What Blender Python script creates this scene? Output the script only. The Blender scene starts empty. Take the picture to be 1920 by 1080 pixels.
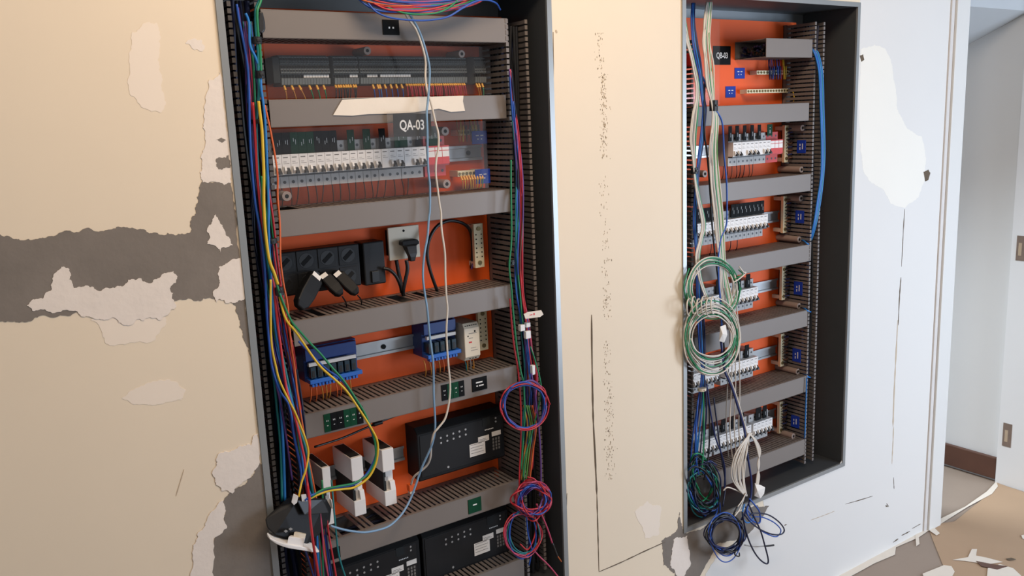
import bpy, bmesh, math, random
from mathutils import Vector, Matrix, noise
from mathutils.geometry import tessellate_polygon
random.seed(7)
SC = bpy.context.scene
# ------------------------------------------------------------------ camera
F_PX = 1620.4
CR = Vector((0.82003837, -0.5708683, -0.04057662))      # camera right
CD = Vector((-0.14118438, -0.13307979, -0.98099783))    # camera down
CF = Vector((0.55462063, 0.81018464, -0.18972821))      # camera forward
CO = Vector((0, -1.6, 1.55))
cam = bpy.data.cameras.new('camera'); camo = bpy.data.objects.new('camera', cam)
SC.collection.objects.link(camo); SC.camera = camo
camo.matrix_world = Matrix(((CR.x, -CD.x, -CF.x, CO.x), (CR.y, -CD.y, -CF.y, CO.y), (CR.z, -CD.z, -CF.z, CO.z), (0, 0, 0, 1)))
cam.sensor_width = 36; cam.lens = 36*F_PX/1920; cam.clip_start = .02
# ------------------------------------------------------------------ light
w = bpy.data.worlds.new('world'); SC.world = w; w.use_nodes = True
w.node_tree.nodes['Background'].inputs[0].default_value = (.92, .94, 1, 1)
w.node_tree.nodes['Background'].inputs[1].default_value = .36
def area(name, loc, aim, sx, sy, power, col):
    l = bpy.data.lights.new(name, 'AREA'); l.shape = 'RECTANGLE'; l.size = sx; l.size_y = sy; l.energy = power; l.color = col
    o = bpy.data.objects.new(name, l); SC.collection.objects.link(o); o.location = loc
    o.rotation_euler = (Vector(aim)-Vector(loc)).to_track_quat('-Z', 'Y').to_euler(); return o
area('window_daylight', (3.5, -2.3, 1.0), (2.6, 0, .7), 1.2, 1.4, 70, (.68, .81, 1))
area('ceiling_light', (.95, -1.0, 2.72), (1.0, 0, 1.4), 1.2, .5, 32, (1, .78, .57))
area('hall_fill', (2.45, 1.3, 2.72), (3.2, .5, 0), .8, 1.6, 125, (.86, .94, 1))  # added fill lamp, no visible source; lifts the hall wall, spares the soffit
SC.view_settings.view_transform = 'Standard'; SC.view_settings.look = 'None'
SC.view_settings.gamma = 1; SC.view_settings.exposure = 0; SC.view_settings.use_curve_mapping = False
# ------------------------------------------------------------------ helpers
COL = SC.collection
def W(px, py, Y=0.):
    r = CR*((px-960)/F_PX)+CD*((py-540)/F_PX)+CF; return CO+r*((Y-CO.y)/r.y)
def FL(px, py, z=0.):
    r = CR*((px-960)/F_PX)+CD*((py-540)/F_PX)+CF; return CO+r*((z-CO.z)/r.z)
def XP(px, py, X):
    r = CR*((px-960)/F_PX)+CD*((py-540)/F_PX)+CF; return CO+r*((X-CO.x)/r.x)
def lin(c): return tuple((v/255/12.92 if v/255 <= .04045 else ((v/255+.055)/1.055)**2.4) for v in c)
MATS = {}
def mat(name, rgb, rough=.5, metal=0, var=.06, vs=30, bump=0, bs=80, spec=.5, coat=0):
    if name in MATS: return MATS[name]
    m = bpy.data.materials.new(name); m.use_nodes = True; nt = m.node_tree; b = nt.nodes['Principled BSDF']
    c = lin(rgb); b.inputs['Roughness'].default_value = rough; b.inputs['Metallic'].default_value = metal
    b.inputs['Specular IOR Level'].default_value = spec; b.inputs['Coat Weight'].default_value = coat
    tc = nt.nodes.new('ShaderNodeTexCoord'); n = nt.nodes.new('ShaderNodeTexNoise'); n.inputs['Scale'].default_value = vs; n.inputs['Detail'].default_value = 4
    nt.links.new(tc.outputs['Object'], n.inputs['Vector'])
    mx = nt.nodes.new('ShaderNodeMix'); mx.data_type = 'RGBA'
    mx.inputs[6].default_value = (*[v*(1-var) for v in c], 1); mx.inputs[7].default_value = (*[min(1, v*(1+var)) for v in c], 1)
    nt.links.new(n.outputs['Fac'], mx.inputs[0]); nt.links.new(mx.outputs[2], b.inputs['Base Color'])
    if bump:
        n2 = nt.nodes.new('ShaderNodeTexNoise'); n2.inputs['Scale'].default_value = bs; n2.inputs['Detail'].default_value = 6
        nt.links.new(tc.outputs['Object'], n2.inputs['Vector'])
        bp = nt.nodes.new('ShaderNodeBump'); bp.inputs['Strength'].default_value = bump; bp.inputs['Distance'].default_value = .002
        nt.links.new(n2.outputs['Fac'], bp.inputs['Height']); nt.links.new(bp.outputs['Normal'], b.inputs['Normal'])
    MATS[name] = m; return m
def clear(name, tint, op, rough=.05):
    """thin clear plastic: a little surface film and a glossy coat over transparency"""
    m = bpy.data.materials.new(name); m.use_nodes = True; nt = m.node_tree; nt.nodes.clear()
    out = nt.nodes.new('ShaderNodeOutputMaterial'); tr = nt.nodes.new('ShaderNodeBsdfTransparent'); tr.inputs[0].default_value = (.98, .98, .98, 1)
    df = nt.nodes.new('ShaderNodeBsdfDiffuse'); df.inputs[0].default_value = (*tint, 1); gl = nt.nodes.new('ShaderNodeBsdfGlossy'); gl.inputs['Roughness'].default_value = rough
    m1 = nt.nodes.new('ShaderNodeMixShader'); m1.inputs[0].default_value = op; m2 = nt.nodes.new('ShaderNodeMixShader')
    fr = nt.nodes.new('ShaderNodeValue'); fr.outputs[0].default_value = .035
    L = nt.links.new; L(tr.outputs[0], m1.inputs[1]); L(df.outputs[0], m1.inputs[2]); L(fr.outputs[0], m2.inputs[0]); L(m1.outputs[0], m2.inputs[1]); L(gl.outputs[0], m2.inputs[2]); L(m2.outputs[0], out.inputs[0])
    MATS[name] = m; return m
def tag(o, label, cat=None, group=None, kind=None):
    if label: o['label'] = label
    if cat: o['category'] = cat
    if group: o['group'] = group
    if kind: o['kind'] = kind
    return o
def thing(name, label, cat, loc=(0, 0, 0), group=None):
    o = bpy.data.objects.new(name, None); o.empty_display_size = .02; COL.objects.link(o); o.location = loc
    return tag(o, label, cat, group)
def origin(o):
    v = Vector((0, 0, 0))
    while o is not None: v += o.location; o = o.parent
    return v
class MB:
    def __init__(s): s.v = []; s.f = []; s.m = []
    def add(s, vs, fs, m=0):
        b = len(s.v); s.v += [Vector(v) for v in vs]; s.f += [tuple(b+i for i in f) for f in fs]; s.m += [m]*len(fs); return s
    def box(s, x0, x1, y0, y1, z0, z1, m=0):
        x0, x1 = sorted((x0, x1)); y0, y1 = sorted((y0, y1)); z0, z1 = sorted((z0, z1))
        return s.add([(x0,y0,z0),(x1,y0,z0),(x1,y1,z0),(x0,y1,z0),(x0,y0,z1),(x1,y0,z1),(x1,y1,z1),(x0,y1,z1)],
                     [(0,3,2,1),(4,5,6,7),(0,1,5,4),(1,2,6,5),(2,3,7,6),(3,0,4,7)], m)
    def obox(s, c, ax, ay, az, m=0):     # oriented box: centre and three half axes
        c, ax, ay, az = map(Vector, (c, ax, ay, az))
        vs = [c+ax*i+ay*j+az*k for k in (-1, 1) for (i, j) in ((-1,-1),(1,-1),(1,1),(-1,1))]
        return s.add(vs, [(0,3,2,1),(4,5,6,7),(0,1,5,4),(1,2,6,5),(2,3,7,6),(3,0,4,7)], m)
    def cyl(s, a, b, r, seg=16, m=0, r2=None):
        a, b = Vector(a), Vector(b); d = (b-a).normalized(); u = d.orthogonal().normalized(); v = d.cross(u); r2 = r if r2 is None else r2
        ps = [a+(u*math.cos(t)+v*math.sin(t))*r for t in [2*math.pi*i/seg for i in range(seg)]]+[b+(u*math.cos(t)+v*math.sin(t))*r2 for t in [2*math.pi*i/seg for i in range(seg)]]
        return s.add(ps, [(i, (i+1) % seg, seg+(i+1) % seg, seg+i) for i in range(seg)]+[tuple(range(seg))[::-1], tuple(range(seg, 2*seg))], m)
    def prism_x(s, prof, x0, x1, m=0):   # prof: (y, z) list
        n = len(prof); return s.add([(x0, y, z) for y, z in prof]+[(x1, y, z) for y, z in prof], [(i, (i+1) % n, n+(i+1) % n, n+i) for i in range(n)]+[tuple(range(n))[::-1], tuple(range(n, 2*n))], m)
    def prism_y(s, prof, y0, y1, m=0):   # prof: (x, z) list, may be concave
        n = len(prof); tri = tessellate_polygon([[Vector((x, z, 0)) for x, z in prof]])
        return s.add([(x, y0, z) for x, z in prof]+[(x, y1, z) for x, z in prof], [(i, n+i, n+(i+1) % n, (i+1) % n) for i in range(n)]+[tuple(t) for t in tri]+[tuple(n+i for i in t)[::-1] for t in tri], m)
    def prism_z(s, prof, z0, z1, m=0):
        n = len(prof); tri = tessellate_polygon([[Vector((x, y, 0)) for x, y in prof]])
        return s.add([(x, y, z0) for x, y in prof]+[(x, y, z1) for x, y in prof], [(i, (i+1) % n, n+(i+1) % n, n+i) for i in range(n)]+[tuple(t) for t in tri]+[tuple(n+i for i in t)[::-1] for t in tri], m)
    def tube(s, pts, r, seg=8, m=0):
        n = len(pts); t0 = (pts[1]-pts[0]).normalized(); u = t0.orthogonal().normalized(); vs = []
        for i, p in enumerate(pts):
            t = (pts[min(i+1, n-1)]-pts[max(i-1, 0)]).normalized(); u = (u-t*u.dot(t)); u = u.normalized() if u.length > 1e-6 else t.orthogonal().normalized(); v = t.cross(u)
            vs += [p+(u*math.cos(a)+v*math.sin(a))*r for a in [2*math.pi*k/seg for k in range(seg)]]
        fs = [(i*seg+k, i*seg+(k+1) % seg, (i+1)*seg+(k+1) % seg, (i+1)*seg+k) for i in range(n-1) for k in range(seg)]
        fs += [tuple(range(seg))[::-1], tuple((n-1)*seg+k for k in range(seg))]; return s.add(vs, fs, m)
    def text(s, body, c, size, m=0, th=.0006, tilt=0, sx=.8):
        cu = bpy.data.curves.new('t', 'FONT'); cu.body = body; cu.size = size; cu.align_x = 'CENTER'; cu.align_y = 'CENTER'; cu.extrude = th/2; cu.offset = size*.018; cu.resolution_u = 3
        o = bpy.data.objects.new('t', cu); COL.objects.link(o); bpy.context.view_layer.update()
        me = bpy.data.meshes.new_from_object(o.evaluated_get(bpy.context.evaluated_depsgraph_get()))
        R = Matrix.Rotation(tilt, 3, 'Y') @ Matrix.Rotation(math.pi/2, 3, 'X')
        s.add([R @ Vector((v.co.x*sx, v.co.y, v.co.z))+Vector(c) for v in me.vertices], [tuple(p.vertices) for p in me.polygons], m)
        bpy.data.objects.remove(o); bpy.data.meshes.remove(me); bpy.data.curves.remove(cu); return s
    def build(s, name, mats, parent=None, bevel=0, smooth=False, loc=None, segs=2):
        if not isinstance(mats, (list, tuple)): mats = [mats]
        mats = [MATS[x] if isinstance(x, str) else x for x in mats]
        o0 = origin(parent) if parent is not None else Vector(loc or (0, 0, 0))
        me = bpy.data.meshes.new(name); me.from_pydata([v-o0 for v in s.v], [], s.f); me.update()
        for x in mats: me.materials.append(x)
        me.polygons.foreach_set('material_index', s.m)
        bm = bmesh.new(); bm.from_mesh(me); bmesh.ops.recalc_face_normals(bm, faces=bm.faces); bm.to_mesh(me); bm.free()
        if smooth: me.polygons.foreach_set('use_smooth', [True]*len(me.polygons))
        o = bpy.data.objects.new(name, me); COL.objects.link(o)
        if parent is not None: o.parent = parent
        elif loc: o.location = loc
        if bevel:
            b = o.modifiers.new('bevel', 'BEVEL'); b.width = bevel; b.segments = segs; b.limit_method = 'ANGLE'; b.angle_limit = math.radians(50)
        return o
KIDS = {}
def copy_tree(o, parent=None, **kw):
    c = o.copy(); COL.objects.link(c)
    if parent is not None: c.parent = parent
    for ch in [x for x in bpy.data.objects if x.parent == o]: copy_tree(ch, c)
    return c
def instance(proto, loc, label=None, group=None, flag=None):
    """first use moves the prototype itself, later uses copy it with its parts"""
    key = proto.name
    if key not in KIDS: KIDS[key] = [x for x in bpy.data.objects if x.parent == proto]; o = proto; KIDS[key+'|g'] = {k.name: [x for x in bpy.data.objects if x.parent == k] for k in KIDS[key]}
    else:
        o = proto.copy(); COL.objects.link(o)
        for k in KIDS[key]:
            c = k.copy(); COL.objects.link(c); c.parent = o
            for g in KIDS[key+'|g'][k.name]: d = g.copy(); COL.objects.link(d); d.parent = c
    o.location = loc
    if label: o['label'] = label
    if group: o['group'] = group
    elif 'group' in o and label: del o['group']
    return o
def spline(P, n=8):
    P = [Vector(p) for p in P]
    if len(P) == 2: return [P[0].lerp(P[1], i/n) for i in range(n+1)]
    Q = [P[0]*2-P[1]]+P+[P[-1]*2-P[-2]]; out = []
    for i in range(1, len(Q)-2):
        a, b, c, d = Q[i-1:i+3]
        for k in range(n):
            t = k/n; out.append(.5*((2*b)+(c-a)*t+(2*a-5*b+4*c-d)*t*t+(3*b-a-3*c+d)*t**3))
    out.append(P[-1]); return out
# ------------------------------------------------------------------ materials
mat('cream_paint', (226, 209, 184), .62, var=.05, vs=2.2, bump=.12, bs=9)
mat('cement', (122, 113, 104), .9, var=.24, vs=11, bump=.5, bs=60)
mat('plaster', (226, 214, 202), .8, var=.04, vs=14, bump=.5, bs=50)
mat('filler', (232, 217, 199), .7, var=.03, vs=8, bump=.15, bs=20)
mat('primer', (230, 224, 212), .6, var=.02, vs=6, bump=.1, bs=20)
mat('crack', (96, 82, 66), .95, var=.25, vs=60)
mat('stain', (186, 168, 145), .9, var=.1, vs=40)
mat('soffit_shade', (178, 182, 184), .7, var=.02, vs=3); mat('hall_paint', (224, 228, 231), .6, var=.02, vs=3)
mat('jamb_paint', (236, 240, 244), .5, var=.02, vs=5); mat('hinge_mortise', (128, 112, 102), .7, var=.2, vs=60); mat('white_trim', (214, 211, 205), .45, var=.02, vs=6)
mat('trim_groove', (206, 200, 194), .6)
mat('wood', (92, 62, 50), .5, var=.25, vs=14)
mat('floor_sheet', (150, 134, 120), .7, var=.08, vs=5, bump=.2, bs=6)
mat('kraft_paper', (172, 144, 116), .8, var=.08, vs=4, bump=.3, bs=7)
mat('paper_tape', (222, 212, 198), .75, var=.04, vs=20, bump=.3, bs=40)
mat('steel', (74, 77, 79), .4, metal=.3, var=.12, vs=5, spec=.4)
mat('steel_light', (132, 136, 138), .38, metal=.5, var=.08, vs=6)
mat('rim', (150, 153, 153), .35, metal=.45, var=.08, vs=6)
mat('orange', (236, 94, 32), .5, var=.07, vs=4, spec=.3)
mat('duct_cover', (118, 110, 104), .42, var=.03, vs=12)
mat('duct_fin', (112, 104, 99), .5, var=.06, vs=12)
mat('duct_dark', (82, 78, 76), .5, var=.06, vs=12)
mat('black', (20, 20, 21), .45, var=.1, vs=12)
mat('dark_hole', (8, 8, 8), .9, var=0)
mat('black_case', (20, 20, 21), .55, var=.08, vs=10, spec=.25)
mat('black_panel', (27, 27, 28), .45, var=.05, vs=8, spec=.3)
mat('block_grey', (104, 109, 109), .6, spec=.25, var=.06, vs=30)
mat('block_dark', (38, 41, 42), .65, spec=.2)
mat('white_plastic', (226, 222, 218), .4, var=.02, vs=20)
mat('breaker_grey', (176, 172, 168), .5, var=.04, vs=20)
mat('toggle', (52, 52, 54), .4)
mat('red_plastic', (196, 44, 38), .42)
mat('beige_plastic', (214, 202, 180), .42, var=.03)
mat('brass', (222, 208, 172), .42, metal=.25, var=.12, vs=60)
mat('screw', (120, 104, 70), .35, metal=.8)
mat('galv', (188, 190, 190), .32, metal=.6, var=.06, vs=20)
mat('label_black', (13, 13, 14), .6, spec=.12); mat('label_green', (10, 62, 40), .6, spec=.15); mat('label_blue', (22, 56, 160), .5, spec=.2)
mat('mark_white', (224, 224, 222), .5, var=0)
mat('sticker', (226, 220, 212), .5, var=.02)
mat('print', (110, 106, 102), .6)
mat('relay_blue', (22, 58, 122), .4); mat('connector_blue', (36, 96, 180), .4); mat('relay_clear', (42, 60, 72), .25)
mat('ferrule', (226, 166, 60), .45); mat('copper', (196, 112, 66), .3, metal=.8)
mat('standoff', (150, 132, 122), .5); mat('orange_plastic', (226, 96, 36), .45)
WC = dict(blue=(34, 84, 176), dark_blue=(22, 38, 96), navy=(18, 26, 58), light_blue=(128, 164, 196), sky=(34, 122, 200), red=(196, 44, 54), pink=(186, 62, 96), purple=(98, 62, 132), green=(26, 132, 84),
          teal=(24, 120, 124), yellow=(228, 188, 44), orange=(222, 104, 48), white=(222, 212, 198), black=(20, 20, 22), brown=(110, 66, 40), lime=(96, 150, 70), amber=(196, 132, 52), grey=(150, 146, 140), mint=(70, 150, 110))
for k, c in WC.items(): mat('wire_'+k, tuple(v*.93 for v in c), .42, var=.05, vs=40)
clear('acrylic', (.45, .42, .40), .012, .12); clear('clear_tape', (.6, .6, .6), .035, .2)
def wname(c): return c.replace('_', ' ').replace('sky', 'bright blue').replace('mint', 'pale green').replace('lime', 'yellow-green')
def wire(pts, col, r=.002, label=None, group=None, name='wire', cat='wire', px=True, n=8, seg=8, jit=0):
    P = [W(*p) for p in pts] if px else [Vector(p) for p in pts]
    if jit: P = [p+Vector((random.uniform(-jit, jit), random.uniform(-jit, jit)*.6, random.uniform(-jit, jit)*.3)) for p in P]
    o = MB().tube(spline(P, n), r, seg).build(name, 'wire_'+col, None, smooth=True, loc=P[0])
    tag(o, label, cat, group); return o
# ------------------------------------------------------------------ setting: wall with two openings
LC = (.4865, 1.2310, .395, 1.852)     # left cabinet outer x0 x1 z0 z1
RC = (1.6425, 2.3865, .395, 1.852)
wm = MB()
xs = [-2.2, LC[0], LC[1], RC[0], RC[1], 2.885]
for i in (0, 2, 4): wm.box(xs[i], xs[i+1], 0, .24, 0, 2.8)
for i in (1, 3):
    wm.box(xs[i], xs[i+1], 0, .24, 0, .395); wm.box(xs[i], xs[i+1], 0, .24, 1.852, 2.8)
def rough(poly, amp=.004, depth=4, seed=0):
    rnd = random.Random(seed); P = [W(*p) for p in poly]; P = [(p.x, p.z) for p in P]
    for d in range(depth):
        Q = []
        for i, a in enumerate(P):
            b = P[(i+1) % len(P)]; L = math.hypot(b[0]-a[0], b[1]-a[1]); Q.append(a)
            if L < .003: continue
            k = rnd.uniform(-1, 1)*min(amp, L*.22); nx, nz = -(b[1]-a[1])/L, (b[0]-a[0])/L
            Q.append(((a[0]+b[0])/2+nx*k, (a[1]+b[1])/2+nz*k))
        P = Q; amp *= .8
    return P
def keepout(P):   # patches stop at the cabinets' outer edges
    out = []
    for x, z in P:
        for c in (LC, RC):
            if c[0] < x < c[1] and c[2] < z < c[3]:
                d = [(x-c[0], 0), (c[1]-x, 1), (z-c[2], 2)]; k = min(d)[1]
                if k == 0: x = c[0]-.0005
                elif k == 1: x = c[1]+.0005
                else: z = c[2]-.0005
        out.append((x, z))
    return out
def patch(poly, m, t, amp=.004, seed=1, depth=4): wm.prism_y(keepout(rough(poly, amp, depth, seed)), -t, .001, m)
# the strip between the right cabinet and the trim is painted whiter, standing in for cool daylight on the cream
wm.prism_y([(RC[1]+.0005, 0.0), (2.884, 0.0), (2.884, 2.8), (RC[1]+.0005, 2.8)], -.0004, .001, 8)
# cement chases
patch([(-60,436),(0,439),(35,448),(60,450),(100,443),(125,432),(160,428),(210,430),(260,430),(300,440),(355,437),(368,400),(374,360),(382,338),(432,342),(446,420),(460,570),(474,690),(486,760),(487,800),(484,760),(482,720),(470,665),(455,620),(446,590),(436,568),(405,560),(345,562),(300,568),(240,578),(150,585),(75,592),(30,604),(0,603),(-60,600)], 1, .0008, .005, 3)
patch([(418,940),(430,925),(455,910),(475,890),(487,868),(496,900),(512,1010),(535,1200),(395,1200),(400,1080),(402,1010),(420,990)], 1, .0008, .004, 5)
patch([(1274,960),(1280,992),(1286,1000),(1330,983),(1420,947),(1442,948),(1426,975),(1392,1010),(1344,1020),(1312,1080),(1290,1140),(1262,1110),(1268,1060),(1284,1040),(1246,1018),(1266,1004)], 1, .0008, .004, 8)
patch([(1240,1015),(1262,1000),(1279,990),(1285,1035),(1262,1075),(1244,1060)], 1, .0007, .004, 9)
patch([(1625,1300),(1440,1300),(1290,1300),(1312,1100),(1345,1040),(1392,1005),(1424,980),(1436,958),(1430,935),(1500,900),(1570,860),(1625,850)], 8, .0006, .006, 77)
# white plaster smears over cement and paint
patch([(50,572),(60,562),(80,560),(95,545),(100,515),(115,500),(130,505),(138,540),(160,535),(190,545),(215,540),(240,525),(265,522),(285,530),(300,520),(325,508),(330,515),(318,540),(322,560),(330,575),(300,600),(240,610),(195,600),(150,590),(90,584),(60,582)], 2, .0016, .006, 11)
patch([(404,402),(420,430),(436,460),(418,463),(412,475),(405,462),(388,457),(392,440),(388,430),(398,415)], 2, .0016, .004, 12)
patch([(410,500),(430,490),(452,484),(459,540),(457,562),(440,568),(425,568),(412,560),(405,566),(400,545),(412,530),(408,512)], 2, .0016, .004, 13)
patch([(392,150),(412,135),(424,230),(431,290),(434,342),(420,347),(400,340),(380,342),(376,330),(378,305),(385,270),(382,220)], 2, .0011, .004, 14)
patch([(404,300),(416,296),(428,290),(432,314),(415,318),(405,312)], 1, .0014, .003, 15)
patch([(405,262),(415,258),(424,263),(416,268)], 1, .0014, .002, 16)
patch([(410,850),(440,842),(470,835),(483,812),(488,830),(486,868),(470,890),(450,908),(435,925),(415,920),(405,905),(400,880)], 2, .0017, .004, 17)
patch([(395,960),(410,942),(418,938),(425,990),(415,1000),(400,1010),(398,1120),(350,1120),(362,1030),(370,1000),(385,985)], 2, .0015, .004, 18)
patch([(1262,1012),(1288,1004),(1294,1060),(1276,1090),(1256,1060)], 2, .0014, .005, 19)
# filled dents, lighter than the paint
patch([(248,60),(268,44),(292,42),(300,60),(298,130),(310,190),(300,212),(268,202),(246,180),(241,100)], 3, .0005, .004, 21)
patch([(348,82),(362,72),(377,74),(384,86),(376,96),(362,92)], 2, .0006, .003, 22)
patch([(228,748),(256,727),(300,712),(330,715),(348,730),(340,750),(300,758),(250,758)], 3, .0005, .003, 23)
patch([(170,600),(240,590),(310,572),(312,600),(280,642),(205,648),(190,620)], 3, .0005, .004, 24)
patch([(1614,92),(1640,84),(1660,92),(1672,120),(1678,160),(1682,205),(1700,240),(1728,256),(1736,300),(1733,340),(1722,370),(1695,390),(1670,382),(1655,355),(1630,340),(1618,318),(1613,280),(1611,200)], 4, .0006, .003, 25)
patch([(1190,960),(1215,940),(1240,950),(1236,1000),(1210,1010)], 3, .0005, .004, 26)
# cracks and gouges
def crack(pts, wd, m=5, t=.0009):
    P = spline([W(*p) for p in pts], 6); rnd = random.Random(len(pts)+int(pts[0][0])); a = []; b = []
    for i, p in enumerate(P):
        q = (P[min(i+1, len(P)-1)]-P[max(i-1, 0)]).normalized(); nrm = Vector((-q.z, 0, q.x)); wdt = wd*rnd.uniform(.35, 1)*(.3 if i in (0, len(P)-1) else 1)
        a.append(p+nrm*wdt/2); b.append(p-nrm*wdt/2)
    wm.prism_y([(p.x, p.z) for p in a+b[::-1]], -t, .001, m)
crack([(1109,590),(1110,680),(1112,780),(1116,860),(1119,928)], .0055); crack([(1119,928),(1121,1000),(1123,1072)], .0035)
crack([(1123,1072),(1165,1054),(1205,1035),(1247,1016)], .0035)
crack([(1696,392),(1693,440),(1690,500)], .005); crack([(1689,520),(1686,560),(1684,610)], .007, 5); crack([(1683,600),(1680,660),(1676,740),(1674,800)], .009, 6)
crack([(1675,800),(1674,830),(1672,870)], .006, 6); crack([(1675,895),(1676,917)], .004); crack([(1585,945),(1610,938),(1636,930)], .004); crack([(1520,975),(1545,966),(1565,958)], .003, 6)
crack([(1660,948),(1664,950)], .006); crack([(1662,944),(1666,950)], .004); crack([(1674,1017),(1684,1010)], .006); crack([(1690,1004),(1706,996)], .005); crack([(1710,991),(1726,982)], .004); crack([(1470,985),(1475,983)], .004); crack([(1063,925),(1061,980)], .002); crack([(345,880),(330,930)], .0015, 6); crack([(1037,60),(1038,240)], .003); crack([(1280,300),(1281,520)], .0022, 6)
crack([(1042,470),(1045,478)], .008); crack([(1042,56),(1044,62)], .006, 6)
patch([(1731,322),(1740,318),(1744,324),(1740,338),(1734,340)], 5, .0011, .001, 31, 2); patch([(1612,104),(1618,102),(1620,112),(1615,116)], 5, .0011, .001, 32, 2)
rf = random.Random(5)
for (y0, y1, xa, n) in ((62, 130, 1124, 40), (135, 300, 1131, 150), (330, 470, 1133, 45), (480, 600, 1136, 70), (640, 720, 1138, 40), (720, 900, 1142, 130)):
    for k in range(n):
        y = rf.uniform(y0, y1); c = W(xa+(y-y0)*.008+rf.gauss(0, 4.2), y); a = rf.uniform(.0006, .0022); b = rf.uniform(.001, .006)
        wm.prism_y([(c.x-a/2, c.z), (c.x, c.z-b/2), (c.x+a/2, c.z+b*.1), (c.x-a*.1, c.z+b/2)], -.0006, .001, 7 if rf.random() < .75 else 5)
mat('fleck', (160, 142, 116), .9, var=.1); mat('daylit_plaster', (216, 212, 206), .6, var=.02, vs=3, bump=.1, bs=12)
tag(wm.build('wall_front', ['cream_paint', 'cement', 'plaster', 'filler', 'primer', 'crack', 'stain', 'fleck', 'daylit_plaster']), None, kind='structure')
# trim at the end of the wall, hall beyond, floor, ceiling
t = MB().box(2.905, 2.984, -.014, .24, 0, 2.8).box(2.885, 2.905, -.006, .24, 0, 2.8, 1)
tag(t.build('trim_1', ['white_trim', 'trim_groove'], bevel=.002), None, kind='structure')
HX = 3.53
tag(MB().box(HX, HX+.1, .05, 3.2, 0, 2.8).build('wall_right', 'hall_paint'), None, kind='structure')
tj = MB().box(HX-.02, HX+.16, -.14, .05, 0, 2.8)
for (px, py) in ((1913, 465), (1887, 815)):
    p = XP(px, py, HX-.02); tj.box(HX-.0215, HX-.019, p.y-.020, p.y+.014, p.z-.05, p.z+.048, 1)
    tj.box(HX-.0219, HX-.0214, p.y-.006, p.y+.006, p.z-.03, p.z+.02, 2)
tag(tj.build('trim_2', ['jamb_paint', 'hinge_mortise', 'stain']), None, kind='structure')
tag(MB().box(HX-.018, HX, .052, 3.2, .012, .105).build('baseboard_right', 'wood', bevel=.004), None, kind='structure')
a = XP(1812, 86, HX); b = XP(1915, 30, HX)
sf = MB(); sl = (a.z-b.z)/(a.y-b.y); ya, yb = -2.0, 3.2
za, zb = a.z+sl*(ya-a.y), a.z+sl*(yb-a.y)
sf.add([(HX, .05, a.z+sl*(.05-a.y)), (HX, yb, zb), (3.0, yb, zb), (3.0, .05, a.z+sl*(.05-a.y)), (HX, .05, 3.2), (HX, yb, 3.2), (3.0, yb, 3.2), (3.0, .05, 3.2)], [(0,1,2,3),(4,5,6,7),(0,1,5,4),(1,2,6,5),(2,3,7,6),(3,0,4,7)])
tag(sf.build('ceiling_soffit', 'soffit_shade'), None, kind='structure')  # darker grey puts the soffit's shade into its colour
tag(MB().box(-2.2, 6, -4.5, 3.2, -.06, 0).build('floor', 'floor_sheet'), None, kind='structure')
tag(MB().box(-2.2, 6, -4.5, 3.2, 2.8, 2.9).build('ceiling', 'hall_paint'), None, kind='structure')
# ------------------------------------------------------------------ cabinets
YF, YP = .045, .158          # front of the ducts, front of the mounting plates
def cabinet(c, plate, label):
    t = thing('electrical_cabinet', label, 'electrical cabinet', (c[0], 0, c[2])); x0, x1, z0, z1 = c; k = .013
    r = MB(); y0 = -.004
    r.prism_y([(x0, z0), (x1, z0), (x1, z1), (x0, z1), (x0, z0+.0001), (x0+k, z0+k), (x0+k, z1-k), (x1-k, z1-k), (x1-k, z0+k), (x0+k, z0+k-.0001)], y0, .002)
    r.build('rim', 'rim', t)
    b = MB().box(x0+.001, x0+k, .002, .2, z0, z1).box(x1-k, x1-.001, .002, .2, z0, z1).box(x0+k, x1-k, .002, .2, z0+.001, z0+k).box(x0+k, x1-k, .002, .2, z1-k, z1-.001).box(x0+k, x1-k, .19, .2, z0+k, z1-k, 1)
    b.build('body', ['steel', 'steel_light'], t)
    m = MB().box(*plate[:2], YP, YP+.004, *plate[2:]); m.build('mounting_plate', 'orange', t)
    for x in (plate[0]+.02, plate[1]-.02):
        for z in (plate[2]+.02, plate[3]-.02): MB().cyl((x, YP-.006, z), (x, .19, z), .006, 12).build('mounting_bolt', 'galv', t)
    return t
cabinet(LC, (.505, 1.205, .425, 1.792), 'nearer steel cabinet recessed in the cream wall, packed with black units and coloured wires')
cabinet(RC, (1.665, 2.30, .42, 1.81), 'farther steel cabinet recessed next to the door trim, its orange back plate clearly visible')
def duct_h(x0, x1, zc, label, group=None, h=.05, cover=None, y0=YF, y1=YP, col='duct_cover', left_open=0, rem=()):
    t = thing('wiring_duct', label, 'cable duct', (x0, y1, zc), group); z0, z1 = zc-h/2, zc+h/2
    m = MB().box(x0, x1, y1-.002, y1, z0, z1)
    p = .0125; n = int((x1-x0)/p); rr = random.Random(int(zc*1000))
    for s, zz in ((0, z0), (1, z1)):
        m.box(x0, x1, y1-.014, y1, zz-(0 if s == 0 else .0016), zz+(.0016 if s == 0 else 0))
        for i in range(n):
            xx = x0+(i+.5)*(x1-x0)/n
            if s == 1 and any(a < xx < b for a, b in rem): continue
            m.box(xx-.0039, xx+.0039, y0+.004, y1-.013, zz-(0 if s == 0 else .0016), zz+(.0016 if s == 0 else 0))
    m.build('slotted_channel', 'duct_fin' if col == 'duct_cover' else 'duct_dark', t)
    c0, c1 = cover or (x0, x1)
    c = MB().box(c0, c1, y0, y0+.002, z0-.001, z1+.001).box(c0, c1, y0, y0+.009, z1-.0005, z1+.0012).box(c0, c1, y0, y0+.009, z0-.0012, z0+.0005)
    c.build('cover', col, t, bevel=.0006)
    return t
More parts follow.
